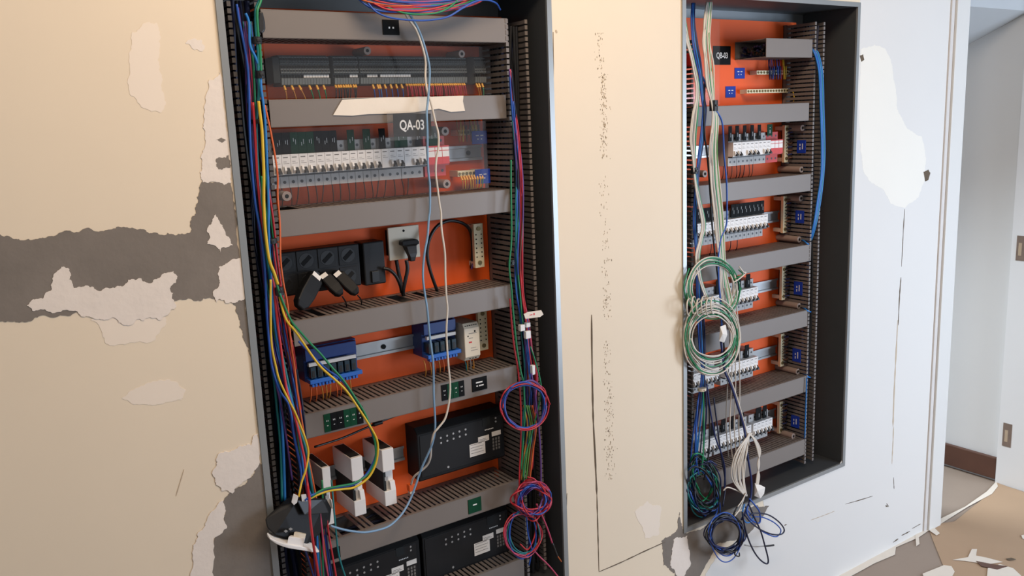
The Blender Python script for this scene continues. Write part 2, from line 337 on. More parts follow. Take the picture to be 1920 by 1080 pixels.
def duct_v(x0, x1, z0, z1, label, m='duct_fin', y0=YF, y1=YP):
    t = thing('wiring_duct', label, 'cable duct', (x0, y1, z0)); n = int((z1-z0)/.0125)
    b = MB().box(x0, x1, y1-.002, y1, z0, z1)
    for xx, s in ((x0, 1), (x1, -1)):
        b.box(xx, xx+s*.0016, y1-.014, y1, z0, z1)
        for i in range(n):
            zz = z0+(i+.5)*(z1-z0)/n
            b.box(xx, xx+s*.0016, y0+.002, y1-.013, zz-.0041, zz+.0041)
            b.box(xx-s*.0012, xx+s*.006, y0-.001, y0+.0035, zz-.0045, zz+.0045)      # hooked finger tip
    b.build('slotted_channel', m, t); return t
LX0, LX1 = .583, 1.131
A = 'grey duct in the left cabinet, '
duct_h(LX0, 1.143, 1.748, A+'topmost, with a black tag bearing two white dots')
duct_h(LX0, LX1, 1.582, A+'crossed by white masking tape')
duct_h(LX0, LX1, 1.370, A+'under the long row of white breakers', rem=((.60, .64),))
duct_h(.590, 1.127, 1.147, A+'under the black power strip', rem=((.66, .672), (.845, .87), (.905, .92)))
duct_h(.596, 1.130, .949, A+'with a black tag and green tags on its front')
duct_h(.600, 1.124, .659, A+'with one green tag, below the white modules', rem=((.735, .765), (.66, .70)))
duct_h(.600, 1.128, .450, A+'lowest, cut by the bottom of the picture')
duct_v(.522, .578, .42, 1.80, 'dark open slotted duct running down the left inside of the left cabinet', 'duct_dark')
duct_v(1.138, 1.196, .42, 1.775, 'open slotted duct running down the right inside of the left cabinet')
RX0, RX1 = 1.735, 2.236
B = 'grey duct in the right cabinet, '
duct_h(2.0225, 2.229, 1.7225, B+'topmost and shortest, open at its left end')
duct_h(RX0, 2.220, 1.541, B+'second from the top, above the red unit')
duct_h(RX0, 2.237, 1.331, B+'third from the top, behind the hanging white wires')
duct_h(RX0, 2.247, 1.115, B+'directly above the big white and green coil')
duct_h(RX0, 2.237, .909, B+'fifth from the top, behind the white and green coil')
duct_h(RX0, 2.241, .695, B+'sixth from the top, just below the big coil')
duct_h(RX0, 2.243, .484, B+'lowest, behind the white cable hank')
duct_v(2.239, 2.284, .425, 1.80, 'open slotted duct running down the right inside of the right cabinet', 'duct_fin')
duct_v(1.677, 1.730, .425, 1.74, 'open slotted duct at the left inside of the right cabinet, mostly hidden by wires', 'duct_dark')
# ------------------------------------------------------------------ rails
def rail(x0, x1, zc, label, yb=YP, hole=None):
    t = thing('mounting_rail', label, 'mounting rail', ((x0+x1)/2, yb, zc)); y = yb-.0075
    m = MB().prism_x([(yb, zc-.0135), (yb, zc+.0135), (yb-.0015, zc+.0135), (yb-.0015, zc+.0125), (yb-.0015, zc+.0115), (yb-.0075, zc+.0125), (yb-.0075, zc+.0175), (yb-.0085, zc+.0175), (yb-.0085, zc+.0115), (yb-.003, zc+.0105), (yb-.003, zc-.0105), (yb-.0085, zc-.0115), (yb-.0085, zc-.0175), (yb-.0075, zc-.0175), (yb-.0075, zc-.0125), (yb-.0015, zc-.0115)], x0, x1)
    m.build('profile', 'galv', t)
    for hx in hole or (): MB().cyl((hx, yb-.0028, zc), (hx, yb-.0055, zc), .0055, 14).cyl((hx, yb-.0055, zc), (hx, yb-.0058, zc), .003, 10).build('screw', 'dark_hole', t)
rail(.60, 1.13, 1.667, 'metal rail behind the grey terminal blocks of the left cabinet')
rail(.592, 1.128, 1.480, 'metal rail behind the breakers of the left cabinet, bare at its right end', hole=(1.092,))
rail(.60, 1.06, 1.0545, 'bare metal rail between the two blue relay modules', hole=(.838,))
for z, n in ((1.441, 'with the red unit'), (1.2228, 'with the unbroken black tag strip'), (1.0065, 'behind the upper part of the coil'), (.788, 'behind the lower part of the coil'), (.574, 'nearest the bottom of the cabinet')):
    rail(1.745, 2.225, z, 'metal rail in the right cabinet carrying the breakers '+n)
# ------------------------------------------------------------------ breakers
def make_breaker(name, pattern, colr=False):
    n = len(pattern); pw = .0176; w_ = n*.0181/2
    t = thing(name, 'x', 'circuit breaker'); b = MB()
    b.box(-w_+.0002, w_-.0002, -.045, 0, -.045, .045, 1 if not colr else 3)
    b.box(-w_+.0002, w_-.0002, -.064, -.045, -.0175, .0225, 0); b.box(-w_+.0002, w_-.0002, -.061, -.045, -.0215, -.0175, 2 if not colr else 3)  # dark strip under the white nose stands in for its shadow line
    if colr: b.box(-w_+.0002, w_-.0002, -.0645, -.05, -.0180, -.002, 3).box(-w_+.0002, w_-.0002, -.0646, -.06, .0195, .0226, 3).box(-w_+.0002, w_-.0002, -.0643, -.0639, .011, .0125, 3)
    for i in range(n):
        x = (i-(n-1)/2)*.0181
        for z in (-.0335, .0335): b.cyl((x, -.0448, z), (x, -.0454, z), .0033, 10, 2)
        if i and colr: b.box(x-.0095, x-.0085, -.0646, -.06, -.0178, .0226, 3)
        if not colr:
            b.box(x-.006, x+.006, -.0642, -.0639, .004, .0048, 4).box(x-.006, x+.001, -.0642, -.0639, .0075, .0083, 4).box(x-.006, x+.004, -.0642, -.0639, .0155, .0175, 4)
            if i: b.box(x-.0093, x-.0088, -.0641, -.0638, -.0175, .0225, 1)
    b.build('case', ['white_plastic', 'breaker_grey', 'toggle', 'red_plastic', 'print'], t, bevel=.0007)
    for i, ch in enumerate(pattern):
        if ch != 't': continue
        x = (i-(n-1)/2)*.0181
        MB().prism_x([(-.060, -.002), (-.066, -.0045), (-.073, -.0125), (-.0735, -.0165), (-.069, -.0165), (-.064, -.0165), (-.060, -.0165)], x-.0015, x+.0052).prism_x([(-.060, -.001), (-.0675, -.002), (-.070, -.009), (-.066, -.016), (-.060, -.0165)], x-.006, x-.0016, 1).build('toggle', ['toggle', 'white_plastic'], t)
    return t
YB = YP-.004
p1 = make_breaker('circuit_breaker', 't'); p3 = make_breaker('residual_current_breaker', 'btt'); ps = make_breaker('surge_protector', 'bbb', True); pq = make_breaker('residual_current_breaker', 'tt')
for i in range(13): instance(p1, (.6052+i*.01828, YB, 1.480), 'narrow white breaker with dark lever in the left cabinet row left of the wider ones', 'single breakers in the left cabinet')
for j, n in ((0, 'directly left of the other wide one'), (1, 'touching the red unit')): instance(p3, (.6052+(14.0+3*j)*.01828, YB, 1.480), 'wide two-lever white breaker in the left cabinet, '+n)
instance(ps, (.9745, YB, 1.480), 'red and white surge protector at the right end of the left cabinet breaker row')
# right cabinet rows
for x in (1.950, 1.968): instance(p1, (x, YB, 1.441), 'narrow white breaker at the left end of the row with the red unit', 'pair of breakers in the top row of the right cabinet')
instance(p3, (2.005, YB, 1.441), 'wide white breaker between narrow ones in top breaker row of the right cabinet')
instance(p1, (2.0415, YB, 1.441), 'single narrow white breaker between the two wide ones, top row of the right cabinet')
instance(p3, (2.0778, YB, 1.441), 'wide white breaker touching the red unit in the right cabinet')
instance(ps, (2.1325, YB, 1.441), 'red and white surge protector in the right cabinet, under a green tag')
for i in range(17): instance(p1, (2.0875-i*.0183, YB, 1.2228), 'narrow white breaker with dark lever in the unbroken row, second row of the right cabinet', 'breakers in the second row of the right cabinet')
for i in range(3): instance(pq, (2.0386-i*.0368, YB, 1.0065), ['wide white breaker at the right end of the row behind the upper coil', 'second wide white breaker from the right in the row behind the upper coil', 'third wide white breaker from the right in the row behind the upper coil'][i])
for i in range(5): instance(p1, (1.900-i*.0183, YB, 1.0065), 'narrow white breaker half hidden behind the upper coil', 'narrow breakers behind the upper coil')
for i in range(4): instance(pq, (2.0430-i*.0368, YB, .788), ['wide white breaker at the right end of the row behind the lower coil', 'second wide white breaker from the right, behind the lower coil', 'third wide white breaker from the right, behind the lower coil', 'fourth wide white breaker from the right, behind the lower coil'][i])
for i in range(6): instance(p1, (1.878-i*.0183, YB, .788), 'narrow white breaker left of the wide ones, behind the lower coil', 'narrow breakers behind the lower coil')
for i in range(5): instance(p1, (2.1254-i*.0183, YB, .574), 'narrow white breaker at the right end of the bottom breaker row', 'right group of breakers in the bottom row')
for i in range(4): instance(pq, (2.0155-i*.0368, YB, .574), ['wide white breaker touching the right group in the bottom row', 'second wide white breaker from the right, bottom row', 'third wide white breaker from the right, bottom row', 'fourth wide white breaker from the right, bottom row'][i])
for i in range(5): instance(p1, (1.8685-i*.0183, YB, .574), 'narrow white breaker at the left end of the bottom row, behind dark wires', 'left group of breakers in the bottom row')
# ------------------------------------------------------------------ tags
def plate(x0, x1, z0, z1, y, mcol, label, marks=None, name='label_plate', group=None, txt=None, tilt=0):
    t = thing(name, label, 'label plate', ((x0+x1)/2, y, (z0+z1)/2), group)
    MB().box(x0, x1, y-.0016, y, z0, z1).build('plate', mcol, t, bevel=.0004)
    m = MB(); cx, cz, w_, h = (x0+x1)/2, (z0+z1)/2, x1-x0, z1-z0
    for (u, v, a, b) in marks or (): m.box(cx+u*w_-a/2, cx+u*w_+a/2, y-.002, y-.0015, cz+v*h-b/2, cz+v*h+b/2)
    if txt: m.text(txt[0], (cx+txt[2], y-.002, cz), txt[1])
    if m.v: m.build('marking', 'mark_white', t)
    return t
two = [(-.12, -.02, .0035, .0035), (.12, -.02, .0035, .0035)]
plate(.8340, .8712, 1.7325, 1.7625, YF, 'label_black', 'small black tag with two white dots on the topmost duct', two)
tiny = [(-.1, .12, .0012, .003), (.12, .12, .0012, .003), (0, -.15, .003, .0012)]
for i, (g, n) in enumerate((('label_green', 'leftmost green'), ('label_black', 'left black'), ('label_black', 'right black'), ('label_green', 'middle green'), ('label_green', 'right green'), ('label_black', 'rightmost black'))):
    plate(.6375+i*.0148, .6375+(i+1)*.0148-.0003, .9275, .9665, YF, g, n+' tag in the left tag strip of the duct below the blue relays', tiny)
for i, (g, n) in enumerate((('label_black', 'left black'), ('label_green', 'left green'), ('label_green', 'right green'), ('label_black', 'right black'))):
    plate(.9205+i*.0152, .9205+(i+1)*.0152-.0003, .933, .970, YF, g, n+' tag in the right tag strip of the duct, crossed by the white wire', tiny)
plate(1.0020, 1.0435, .9365, .968, YF, 'label_black', 'black tag with two white text lines right of the green tag strip', [(-.03, .14, .018, .003), (-.18, -.12, .004, .003), (0, -.12, .004, .003), (.16, -.12, .008, .003)])
plate(.9745, 1.0110, .6405, .6760, YF, 'label_green', 'small square green tag on the duct under the black unit', [(0, .06, .011, .003)])
plate(.618, .649, .642, .668, YF, 'label_black', 'small black tag at the left end of the duct below the white modules')
# tags over the upper terminals, left cabinet
seq = ['label_black']*2+['label_green']*2+['label_green']*2+['label_black']*3
for i, c in enumerate(['label_black', 'label_black', 'label_green', 'label_green', 'label_green', 'label_black', 'label_black', 'label_black']):
    g = c == 'label_green'
    plate(.6065+i*.0168, .6065+(i+1)*.0168-.0003, 1.5025, 1.5455, .104, c, ('dark green' if g else 'black')+' upright tag in the unbroken tag row over the left breakers', [(-.1, -.05+.1*(i % 3), .001, .007), (.15, .05, .001, .010)], group=('green' if g else 'black')+' tags over the left breakers')
for x0, x1, c, n in ((.764, .780, 'label_green', 'first green upright tag standing alone right of the black ones'), (.800, .817, 'label_green', 'second green upright tag standing alone, near the middle'), (.837, .852, 'label_black', 'black upright tag left of the hanging black sign'), (.873, .905, 'label_green', 'wide green tag under the hanging black sign'), (.925, .940, 'label_black', 'black upright tag left of the red unit'), (.958, .982, 'label_green', 'green tag over the red unit, behind the two long wires')):
    plate(x0, x1, 1.503, 1.5455, .104, c, n, [(-.15, -.05, .001, .008), (.2, .05, .001, .008)])
# right cabinet tag rows
def tagrow(x0, n, z0, z1, desc, grp, skip=()):
    for i in range(n):
        if i in skip: continue
        plate(x0+i*.0183, x0+(i+1)*.0183-.0004, z0, z1, .104, 'label_black', desc, [(-.1, .15, .001, .008), (.15, -.1, .001, .010)], group=grp)
tagrow(1.9485, 8, 1.247, 1.2855, 'black upright tag in the unbroken tag strip of the second row', 'black tags over the second row, right cabinet')
tagrow(1.7875, 5, 1.247, 1.2855, 'black upright tag behind the hanging white wires in the second row', 'black tags behind the hanging wires')
for i, x in enumerate((1.940, 1.9695, 2.002, 2.0345, 2.066)):
    plate(x-.0045, x+.0095, 1.467, 1.510, .104, 'label_black', 'black upright tag over the breakers left of the green tag, right cabinet', [(.1, -.1, .001, .012)], group='black tags over the top breaker row, right cabinet')
plate(2.104, 2.127, 1.476, 1.509, .104, 'label_green', 'green tag over the red unit in the right cabinet', [(0, .2, .002, .002), (0, -.15, .002, .010)])
for x, z, n in ((2.026, 1.05, 'black tag over the right end of the row behind the upper coil'), (1.985, 1.05, 'black tag left of the rightmost one over the row behind the upper coil'), (2.024, .831, 'black tag over the right end of the row behind the lower coil'), (1.985, .831, 'black tag left of the rightmost one over the row behind the lower coil'), (1.895, 1.05, 'black tag inside the ring of the upper coil'), (2.112, .617, 'rightmost black tag over the bottom breaker row'), (2.078, .617, 'black tag pair member over the bottom row, second from the right'), (2.004, .617, 'black tag over the bottom row beside the dark blue cable'), (1.965, .617, 'black tag over the bottom row left of the dark blue cable'), (1.92, .617, 'black tag over the bottom row under the coil'), (1.875, .617, 'black tag over the bottom row behind the left wires')):
    plate(x-.008, x+(.010 if 'pair' not in n else .016), z-.022, z+.020, .104, 'label_black', n, [(.1, -.1, .001, .012)])
# blue tags
bl = [(-.15, .14, .008, .002), (.15, .14, .008, .002), (-.12, -.12, .003, .003), (.12, -.12, .003, .003)]
plate(2.0214, 2.0655, 1.6445, 1.6755, YP, 'label_blue', 'upper blue tag with white marks on the bright orange plate', bl)
plate(1.983, 2.026, 1.591, 1.623, YP, 'label_blue', 'lower blue tag with white marks on the bright orange plate', bl)
def at_plate(px0, py0, px1, py1, Y, *a, **k):
    p, q = W(px0, py0, Y), W(px1, py1, Y); return plate(p.x, q.x, q.z, p.z, Y, *a, **k)
at_plate(884, 246, 913, 269, .11, 'label_blue', 'blue tag above the bare rail end in the left cabinet', bl)
at_plate(890, 318, 919, 343, .11, 'label_blue', 'blue tag beside the lower brass bar in the left cabinet', bl)
for z0, z1, n in ((1.418, 1.457, 'highest blue tag on the side of the right vertical duct'), (1.204, 1.243, 'second blue tag down the side of the right vertical duct'), (.978, 1.020, 'third blue tag down the side of the right vertical duct'), (.760, .803, 'fourth blue tag down the side of the right vertical duct'), (.540, .580, 'lowest blue tag on the side of the right vertical duct')):
    t = thing('label_plate', n, 'label plate', (2.238, .085, (z0+z1)/2))
    MB().box(2.2365, 2.2385, .067, .098, z0, z1).build('plate', 'label_blue', t, bevel=.0004)
    MB().box(2.2360, 2.2367, .076, .079, z0+.012, z1-.010).box(2.2360, 2.2367, .085, .088, z0+.010, z0+.018).box(2.2360, 2.2367, .085, .088, z0+.022, z0+.028).build('marking', 'mark_white', t)
# big engraved signs
p, q = W(737, 214, .028), W(808, 254, .028)
t = thing('sign_plate', 'black sign reading QA-03 taped under the tape-covered duct, hanging slightly askew', 'sign', ((p.x+q.x)/2, .03, (p.z+q.z)/2))
cx, cz = (p.x+q.x)/2+.001, (p.z+q.z)/2; ti = .07
MB().obox((cx, .0295, cz), (.0445*math.cos(ti), 0, -.0445*math.sin(ti)*.4), (0, .001, 0), (.0445*.02, 0, .0235)).build('plate', 'label_black', t, bevel=.0005)
MB().text('QA-03', (cx-.0015, .028, cz-.001), .0285, tilt=.02, sx=.74).build('marking', 'mark_white', t)
k = MB(); k.obox((cx-.001, .0265, cz-.001), (.058, 0, 0), (0, .0003, 0), (0, 0, .029)); k.build('clear_tape', 'clear_tape', t)
t = thing('sign_plate', 'black sign reading QB-03 on the orange plate of the right cabinet, half behind wires', 'sign', (1.966, YP, 1.71))
MB().box(1.930, 2.003, YP-.002, YP, 1.684, 1.736).build('plate', 'label_black', t, bevel=.0005)
MB().text('QB-03', (1.966, YP-.0025, 1.709), .0225).build('marking', 'mark_white', t)
# masking tape on the second duct
P = [W(x, y, YF) for x, y in ((641,187),(700,184),(780,181),(868,180),(867,190),(871,208),(845,210),(822,204),(800,207),(775,211),(730,213),(690,214),(660,217),(624,216),(632,202))]
P = [(v.x, v.z) for v in P]
m = MB().prism_y(P, YF-.0022, YF-.0014); m.box(P[0][0], P[3][0], YF-.0022, YF+.008, 1.6075, 1.6082)
tag(m.build('masking_tape', 'paper_tape'), 'white torn masking tape stuck across the second duct of the left cabinet', 'masking tape')
# ------------------------------------------------------------------ terminal blocks, left cabinet top row
def make_terminal(name, wide, marker):
    t = thing(name, 'x', 'terminal block'); h = .0029
    MB().prism_x([(0, -.030), (0, .030), (-.034, .030), (-.040, .027), (-.046, .026), (-.049, .013), (-.043, .010), (-.047, .009), (-.050, -.004), (-.050, -.006), (-.041, -.008), (-.041, -.015), (-.050, -.016), (-.048, -.028), (-.040, -.030)], -h+.00015, h-.00015)
    m = MB().prism_x([(0, -.030), (0, .030), (-.034, .030), (-.040, .027), (-.046, .026), (-.049, .013), (-.043, .010), (-.047, .009), (-.050, -.004), (-.050, -.006), (-.041, -.008), (-.041, -.015), (-.050, -.016), (-.048, -.028), (-.040, -.030)], -h+.00015, h-.00015)
    m.box(-.0020, .0020, -.0488, -.044, .0185, .0235, 1).box(-.0018, .0018, -.0496, -.046, .0140, .0168, 2).box(-.0020, .0020, -.0496, -.043, .0035, .0085, 1).box(-.0018, .0018, -.0509, -.047, -.0030, .0005, 2)
    m.box(-.0022, .0022, -.0415, -.041, -.0145, -.0085, 1)
    m.build('housing', ['block_grey', 'dark_hole', 'block_dark'], t)
    if marker: MB().box(-.0027, .0027, -.0435, -.041, -.0142, -.0088).build('marker', 'sticker', t)
    return t
tb = make_terminal('terminal_block', 0, 0); tbm = make_terminal('terminal_block', 0, 1)
def blocks(x0, n, mk, desc):
    for i in range(n):
        m = i in mk
        instance(tbm if m else tb, (x0+(i+.5)*.00612, YB, 1.667), ('grey terminal block with a white marker, ' if m else 'grey terminal block without marker, ')+desc, ('marked' if m else 'plain')+' terminal blocks, '+desc)
blocks(.634, 17, range(8, 17), 'in the leftmost group of the top rail')
blocks(.7470, 9, (6, 7, 8), 'in the short second group of the top rail')
blocks(.8050, 43, list(range(3, 7))+list(range(8, 20)), 'in the long group of the top rail')
blocks(1.0895, 5, (), 'in the small separate group at the right end')
m = MB().box(.618, .632, YB-.05, YB, 1.642, 1.692); tag(m.build('end_stop', 'block_dark', bevel=.001), 'dark end stop at the left end of the grey terminal blocks', 'end stop')
# ferruled leads under the terminal blocks
rw = random.Random(3)
def lead(px, col, lean, desc, grp, z=1.641, y=.112, fer=True, zb=1.598, sag=.006, r=.0013, fl=.013):
    x = px; t = thing('wire_lead', desc, 'wire', (x, y, z), grp)
    p = [Vector((x, y, z)), Vector((x+lean*.25, y-sag, z-fl)), Vector((x+lean*.7, y-sag*.6, z-.028)), Vector((x+lean, y+.004, zb))]
    if fer: MB().cyl(p[0], p[1], .0022, 8, 0, .0026).build('ferrule', 'ferrule', t, smooth=False)
    MB().tube(spline([p[1] if fer else p[0]]+p[(2 if fer else 1):], 5), r, 6).build('conductor', 'wire_'+col, t, smooth=True)
    return t
for i, x in enumerate((.640, .655, .670)): lead(x, 'amber', .004+.006*i, 'yellow-orange lead curling out of the left end of the terminal blocks', 'amber leads at the left end')
for i, x in enumerate((.692, .708, .723)): lead(x, 'green', .010-.002*i, 'green lead with an orange ferrule under the left terminal group', 'green leads under the left group')
for i in range(9): lead(.750+i*.0056, 'black', rw.uniform(-.004, .006), 'black lead with a yellow ferrule in the dense row under the second terminal group', 'black leads under the second group', fl=.010)
for i, x in enumerate((.834, .845, .850, .862, .876, .889, .902)): lead(x, 'blue' if i != 2 else 'sky', .005, 'blue lead with a yellow ferrule under the long terminal group', 'blue leads under the long group')
for i in range(28): lead(.914+i*.0054, 'red', rw.uniform(.002, .010), 'red lead with a small yellow ferrule under the long terminal group', 'red leads under the long group', fl=.008)
for i, x in enumerate((1.094, 1.101, 1.110)): lead(x, ('amber', 'amber', 'mint')[i], .010-.003*i, 'lead under the small separate terminal group at the right', 'leads under the small separate terminal group')
# ------------------------------------------------------------------ stand-offs
def standoff(px, py, Y, r, label, yb=YP):
    p = W(px, py, Y); t = thing('standoff', label, 'spacer', (p.x, yb, p.z))
    MB().cyl((p.x, Y, p.z), (p.x, yb-.0005, p.z), r, 20).build('sleeve', 'standoff', t, smooth=False, bevel=.0008)
    MB().cyl((p.x, Y-.0004, p.z), (p.x, Y+.003, p.z), r*.42, 14).build('bore', 'dark_hole', t)
standoff(538, 368, .085, .010, 'round pale spacer below the left end of the breaker row')
standoff(838, 345, .085, .010, 'round pale spacer right of the red unit, below it')
standoff(835, 246, .085, .010, 'round pale spacer above the red unit')
standoff(689, 95, .10, .0085, 'pale spacer above the middle of the grey terminal blocks')
standoff(866, 101, .10, .0085, 'pale spacer above the right end of the grey terminal blocks')
for px, py, n in ((1505, 240, 'just under the second duct'), (1503, 318, 'above the third duct'), (1502, 372, 'just under the third duct'), (1499, 449, 'above the fourth duct'), (1498, 574, 'above the fifth duct'), (1496, 697, 'above the sixth duct'), (1488, 818, 'above the lowest duct')):
    standoff(px, py, .075, .0098, 'pale round spacer at the right of the right cabinet, '+n)
standoff(1322, 326, .075, .0098, 'pale round spacer at the left of the right cabinet behind the wires')
# ------------------------------------------------------------------ brass bars
def bar_h(x0, x1, z, Y, label, n, h=.012):
    t = thing('brass_terminal_bar', label, 'terminal bar', ((x0+x1)/2, Y, z))
    MB().box(x0, x1, Y, Y+.009, z-h/2, z+h/2).build('bar', 'brass', t, bevel=.0006)
    for q in (x0+.002, x1-.010): MB().box(q, q+.008, Y+.009, YP, z-h/2, z+h/2).build('foot', 'beige_plastic', t)
    for i in range(n):
        x = x0+(i+.5)*(x1-x0)/n; MB().cyl((x, Y-.002, z), (x, Y, z), min(.0034, (x1-x0)/n*.36), 10).box(x-.0022, x+.0022, Y-.0022, Y-.0019, z-.0004, z+.0004, 1).build('screw', ['screw', 'dark_hole'], t)
    return t
def bar_v(x, z0, z1, Y, label, n=6, w_=.026, cols=2):
    t = thing('brass_terminal_bar', label, 'terminal bar', (x, Y, z0)); h = z1-z0
    MB().box(x-w_/2, x+w_/2, Y, Y+.010, z0, z1).build('bar', 'brass', t, bevel=.0006)
    for q in (z0+.003, z1-.014): MB().box(x-w_/2+.003, x+w_/2-.003, Y+.010, YP, q, q+.011).build('foot', 'beige_plastic', t)
    for zz in (z0+.012, z1-.012): MB().cyl((x, Y-.0022, zz), (x, Y, zz), .0052, 14).build('screw', 'screw', t)
    b = MB()
    for i in range(n):
        for c in ((-1, 1) if cols == 2 else (0,)): b.cyl((x+c*w_*.28, Y-.0005, z0+.026+i*(h-.052)/(n-1)), (x+c*w_*.28, Y+.001, z0+.026+i*(h-.052)/(n-1)), .0018, 8)
    b.build('bore', 'dark_hole', t); return t
bar_h(1.0465, 1.108, 1.528, .122, 'short brass bar with yellow wires above the bare rail end, left cabinet', 6, .013)
bar_h(1.038, 1.106, 1.435, .118, 'short brass bar with yellow wires under the bare rail end, left cabinet', 7, .014)
for i in range(7): lead(1.050+i*.0082, rw.choice(['amber', 'yellow', 'brown']), rw.uniform(-.006, .006), 'yellow or brown lead rising from the upper brass bar', 'leads of the upper brass bar', z=1.535, zb=1.556, fer=False, fl=-.008, y=.118, sag=.004)
for i in range(9): lead(1.042+i*.0072, rw.choice(['yellow', 'amber', 'yellow', 'lime']), rw.uniform(-.004, .004), 'yellow lead dropping from the lower brass bar', 'leads of the lower brass bar', z=1.430, zb=1.398, y=.112, fl=.010)
bar_v(1.091, 1.209, 1.3145, .125, 'vertical brass bar at the right of the row with the black power strip')
bar_v(1.091, 1.0045, 1.108, .125, 'vertical brass bar right of the white power supply')
bar_h(2.0865, 2.232, 1.6600, .130, 'upper horizontal brass bar on the orange plate of the right cabinet', 11)
bar_h(2.0440, 2.232, 1.6065, .130, 'lower horizontal brass bar on the orange plate of the right cabinet', 15)
for i in range(9): lead(2.135+i*.0095, ['dark_blue', 'dark_blue', 'blue', 'navy', 'blue', 'dark_blue', 'red', 'yellow', 'yellow'][i], rw.uniform(-.004, .004), 'lead running up from the upper horizontal brass bar into the duct', 'leads of the upper horizontal brass bar', z=1.667, zb=1.700, fer=False, fl=-.01, y=.126, sag=.004)
wire([(1487, 172, .12), (1489, 180, .115), (1488, 192, .12)], 'yellow', .002, 'short yellow lead dropping from the right end of the lower horizontal brass bar', name='wire_lead')
for z0, z1, n in ((1.391, 1.503, 'highest'), (1.173, 1.288, 'second highest'), (.960, 1.070, 'middle'), (.742, .850, 'second lowest'), (.516, .624, 'lowest')):
    bar_v(2.213, z0, z1, .118, n+' vertical brass bar beside the right vertical duct of the right cabinet', 8, .017, 1)
    for i in range(9):
        z = z0+.012+i*(z1-z0-.024)/8; c = rw.choice(['navy', 'black', 'dark_blue', 'black', 'brown'])
        wire([(2.216, .117, z), (2.224, .108, z+.002), (2.232, .112, z+.001), (2.240, .118, z)], c, .0019, 'dark lead from the %s vertical brass bar into the duct' % n, 'dark leads of the %s vertical brass bar' % n, px=False, n=4, seg=6, name='wire_lead')
# thin conductors below the breakers
for i in range(18): lead(.607+i*.0183, 'brown', rw.uniform(-.008, .008), 'thin brown conductor under the breaker row of the left cabinet', 'brown conductors under the left breakers', z=1.436, zb=1.394, y=.135, fer=False, fl=.008, sag=.002)
for i in range(8): lead(1.95+i*.0183, rw.choice(['brown', 'black']), rw.uniform(-.006, .006), 'thin conductor under the top breaker row of the right cabinet', 'conductors under the top breaker row, right cabinet', z=1.397, zb=1.356, y=.135, fer=False, fl=.008, sag=.002)
for i in range(5): lead(1.90+i*.028, 'black', rw.uniform(-.006, .006), 'thin conductor under the second breaker row of the right cabinet', 'conductors under the second breaker row, right cabinet', z=1.179, zb=1.140, y=.135, fer=False, fl=.008, sag=.002)
# ------------------------------------------------------------------ row with the power strip
t = thing('power_strip', 'black power strip with two rows of sockets and a switch block, on the orange plate', 'power strip', (.70, YP, 1.211))
MB().box(.590, .779, .118, YP, 1.211, 1.3035).build('body', 'black_panel', t, bevel=.003)
for r_, z in enumerate((1.281, 1.235)):
    for i in range(4):
        if r_ and i < 1: pass
        x = .613+i*.0470-.003
        b = MB(); b.box(x-.0205, x+.0205, .1165, .119, z-.0205, z+.0205)
        b.cyl((x, .1160, z), (x, .1185, z), .0160, 24, 1)
        s, c = math.sin(.7), math.cos(.7)
        for k in (-1, 0, 1): b.cyl((x+k*.0075*c, .1155, z+k*.0075*s), (x+k*.0075*c, .1165, z+k*.0075*s), .0022, 8, 2)
        b.obox((x, .1157, z), (.0125*c, 0, .0125*s), (0, .0004, 0), (-.0045*s, 0, .0045*c), 2)
        b.build('socket', ['black_panel', 'black', 'dark_hole'], t, bevel=.0008)
MB().box(.785, .836, .112, YP, 1.209, 1.304).build('switch_block', 'black_panel', t, bevel=.003)
MB().box(.800, .818, .108, .113, 1.214, 1.240).build('rocker_switch', 'black', t, bevel=.0015)
def plug(a, b, w_, d_, label, cabletail=None, ya=.100, yb=.066):
    """angled plug: a = px of the socket end, b = px of the lower end"""
    A_, B_ = W(*a, ya), W(*b, yb); t = thing('angled_plug', label, 'plug', tuple(A_)); ax = (B_-A_); L = ax.length; ax.normalize()
    side = ax.cross(Vector((0, 1, 0))).normalized(); nr = ax.cross(side)
    m = MB(); ring = []
    for (u, s1, s2) in ((-.10, .55, .7), (.05, .95, 1), (.55, 1, 1), (.85, .85, .9), (1.0, .45, .6)):
        c = A_+ax*L*u; ring.append([c+side*w_/2*s1*i+nr*d_/2*s2*j for i, j in ((-1, -1), (1, -1), (1, 1), (-1, 1))])
    vs = [v for r in ring for v in r]; n = len(ring)
    m.add(vs, [(i*4+k, i*4+(k+1) % 4, i*4+4+(k+1) % 4, i*4+4+k) for i in range(n-1) for k in range(4)]+[(3, 2, 1, 0), tuple((n-1)*4+k for k in range(4))])
    m.build('body', 'black_case', t, bevel=.003)
    MB().cyl(A_-ax*L*.02+Vector((0, -.002, 0)), Vector((A_.x, .118, A_.z)), w_*.38, 18).build('socket_end', 'black', t)
    c = A_+ax*L*.02-nr*d_*.52*(1 if nr.y > 0 else -1)
    MB().obox(c-side*w_*.10-ax*.002, side*w_*.30, nr*.0004, ax*.0048).build('white_label', 'sticker', t)
    return t
plug((590, 522), (560, 578), .036, .022, 'black angled plug leaning left, leftmost in the power strip')
plug((610, 520), (640, 553), .025, .020, 'black angled plug pointing down right, middle of the three')
plug((635, 516), (670, 551), .025, .020, 'black angled plug pointing down right, rightmost of the three')
wire([(642, 556, .07), (648, 566, .085), (650, 574, .10)], 'black', .0016, 'thin black cable end leaving the middle angled plug', name='cable'); wire([(671, 554, .07), (677, 562, .085), (678, 572, .10)], 'black', .0016, 'thin black cable end leaving the rightmost angled plug', name='cable')
t = thing('wall_outlet', 'square cream outlet plate in the left cabinet with a black plug in it', 'outlet', (.8925, YP, 1.291))
MB().box(.8535, .9315, .124, .130, 1.2545, 1.3285).build('face_plate', 'beige_plastic', t, bevel=.0015)
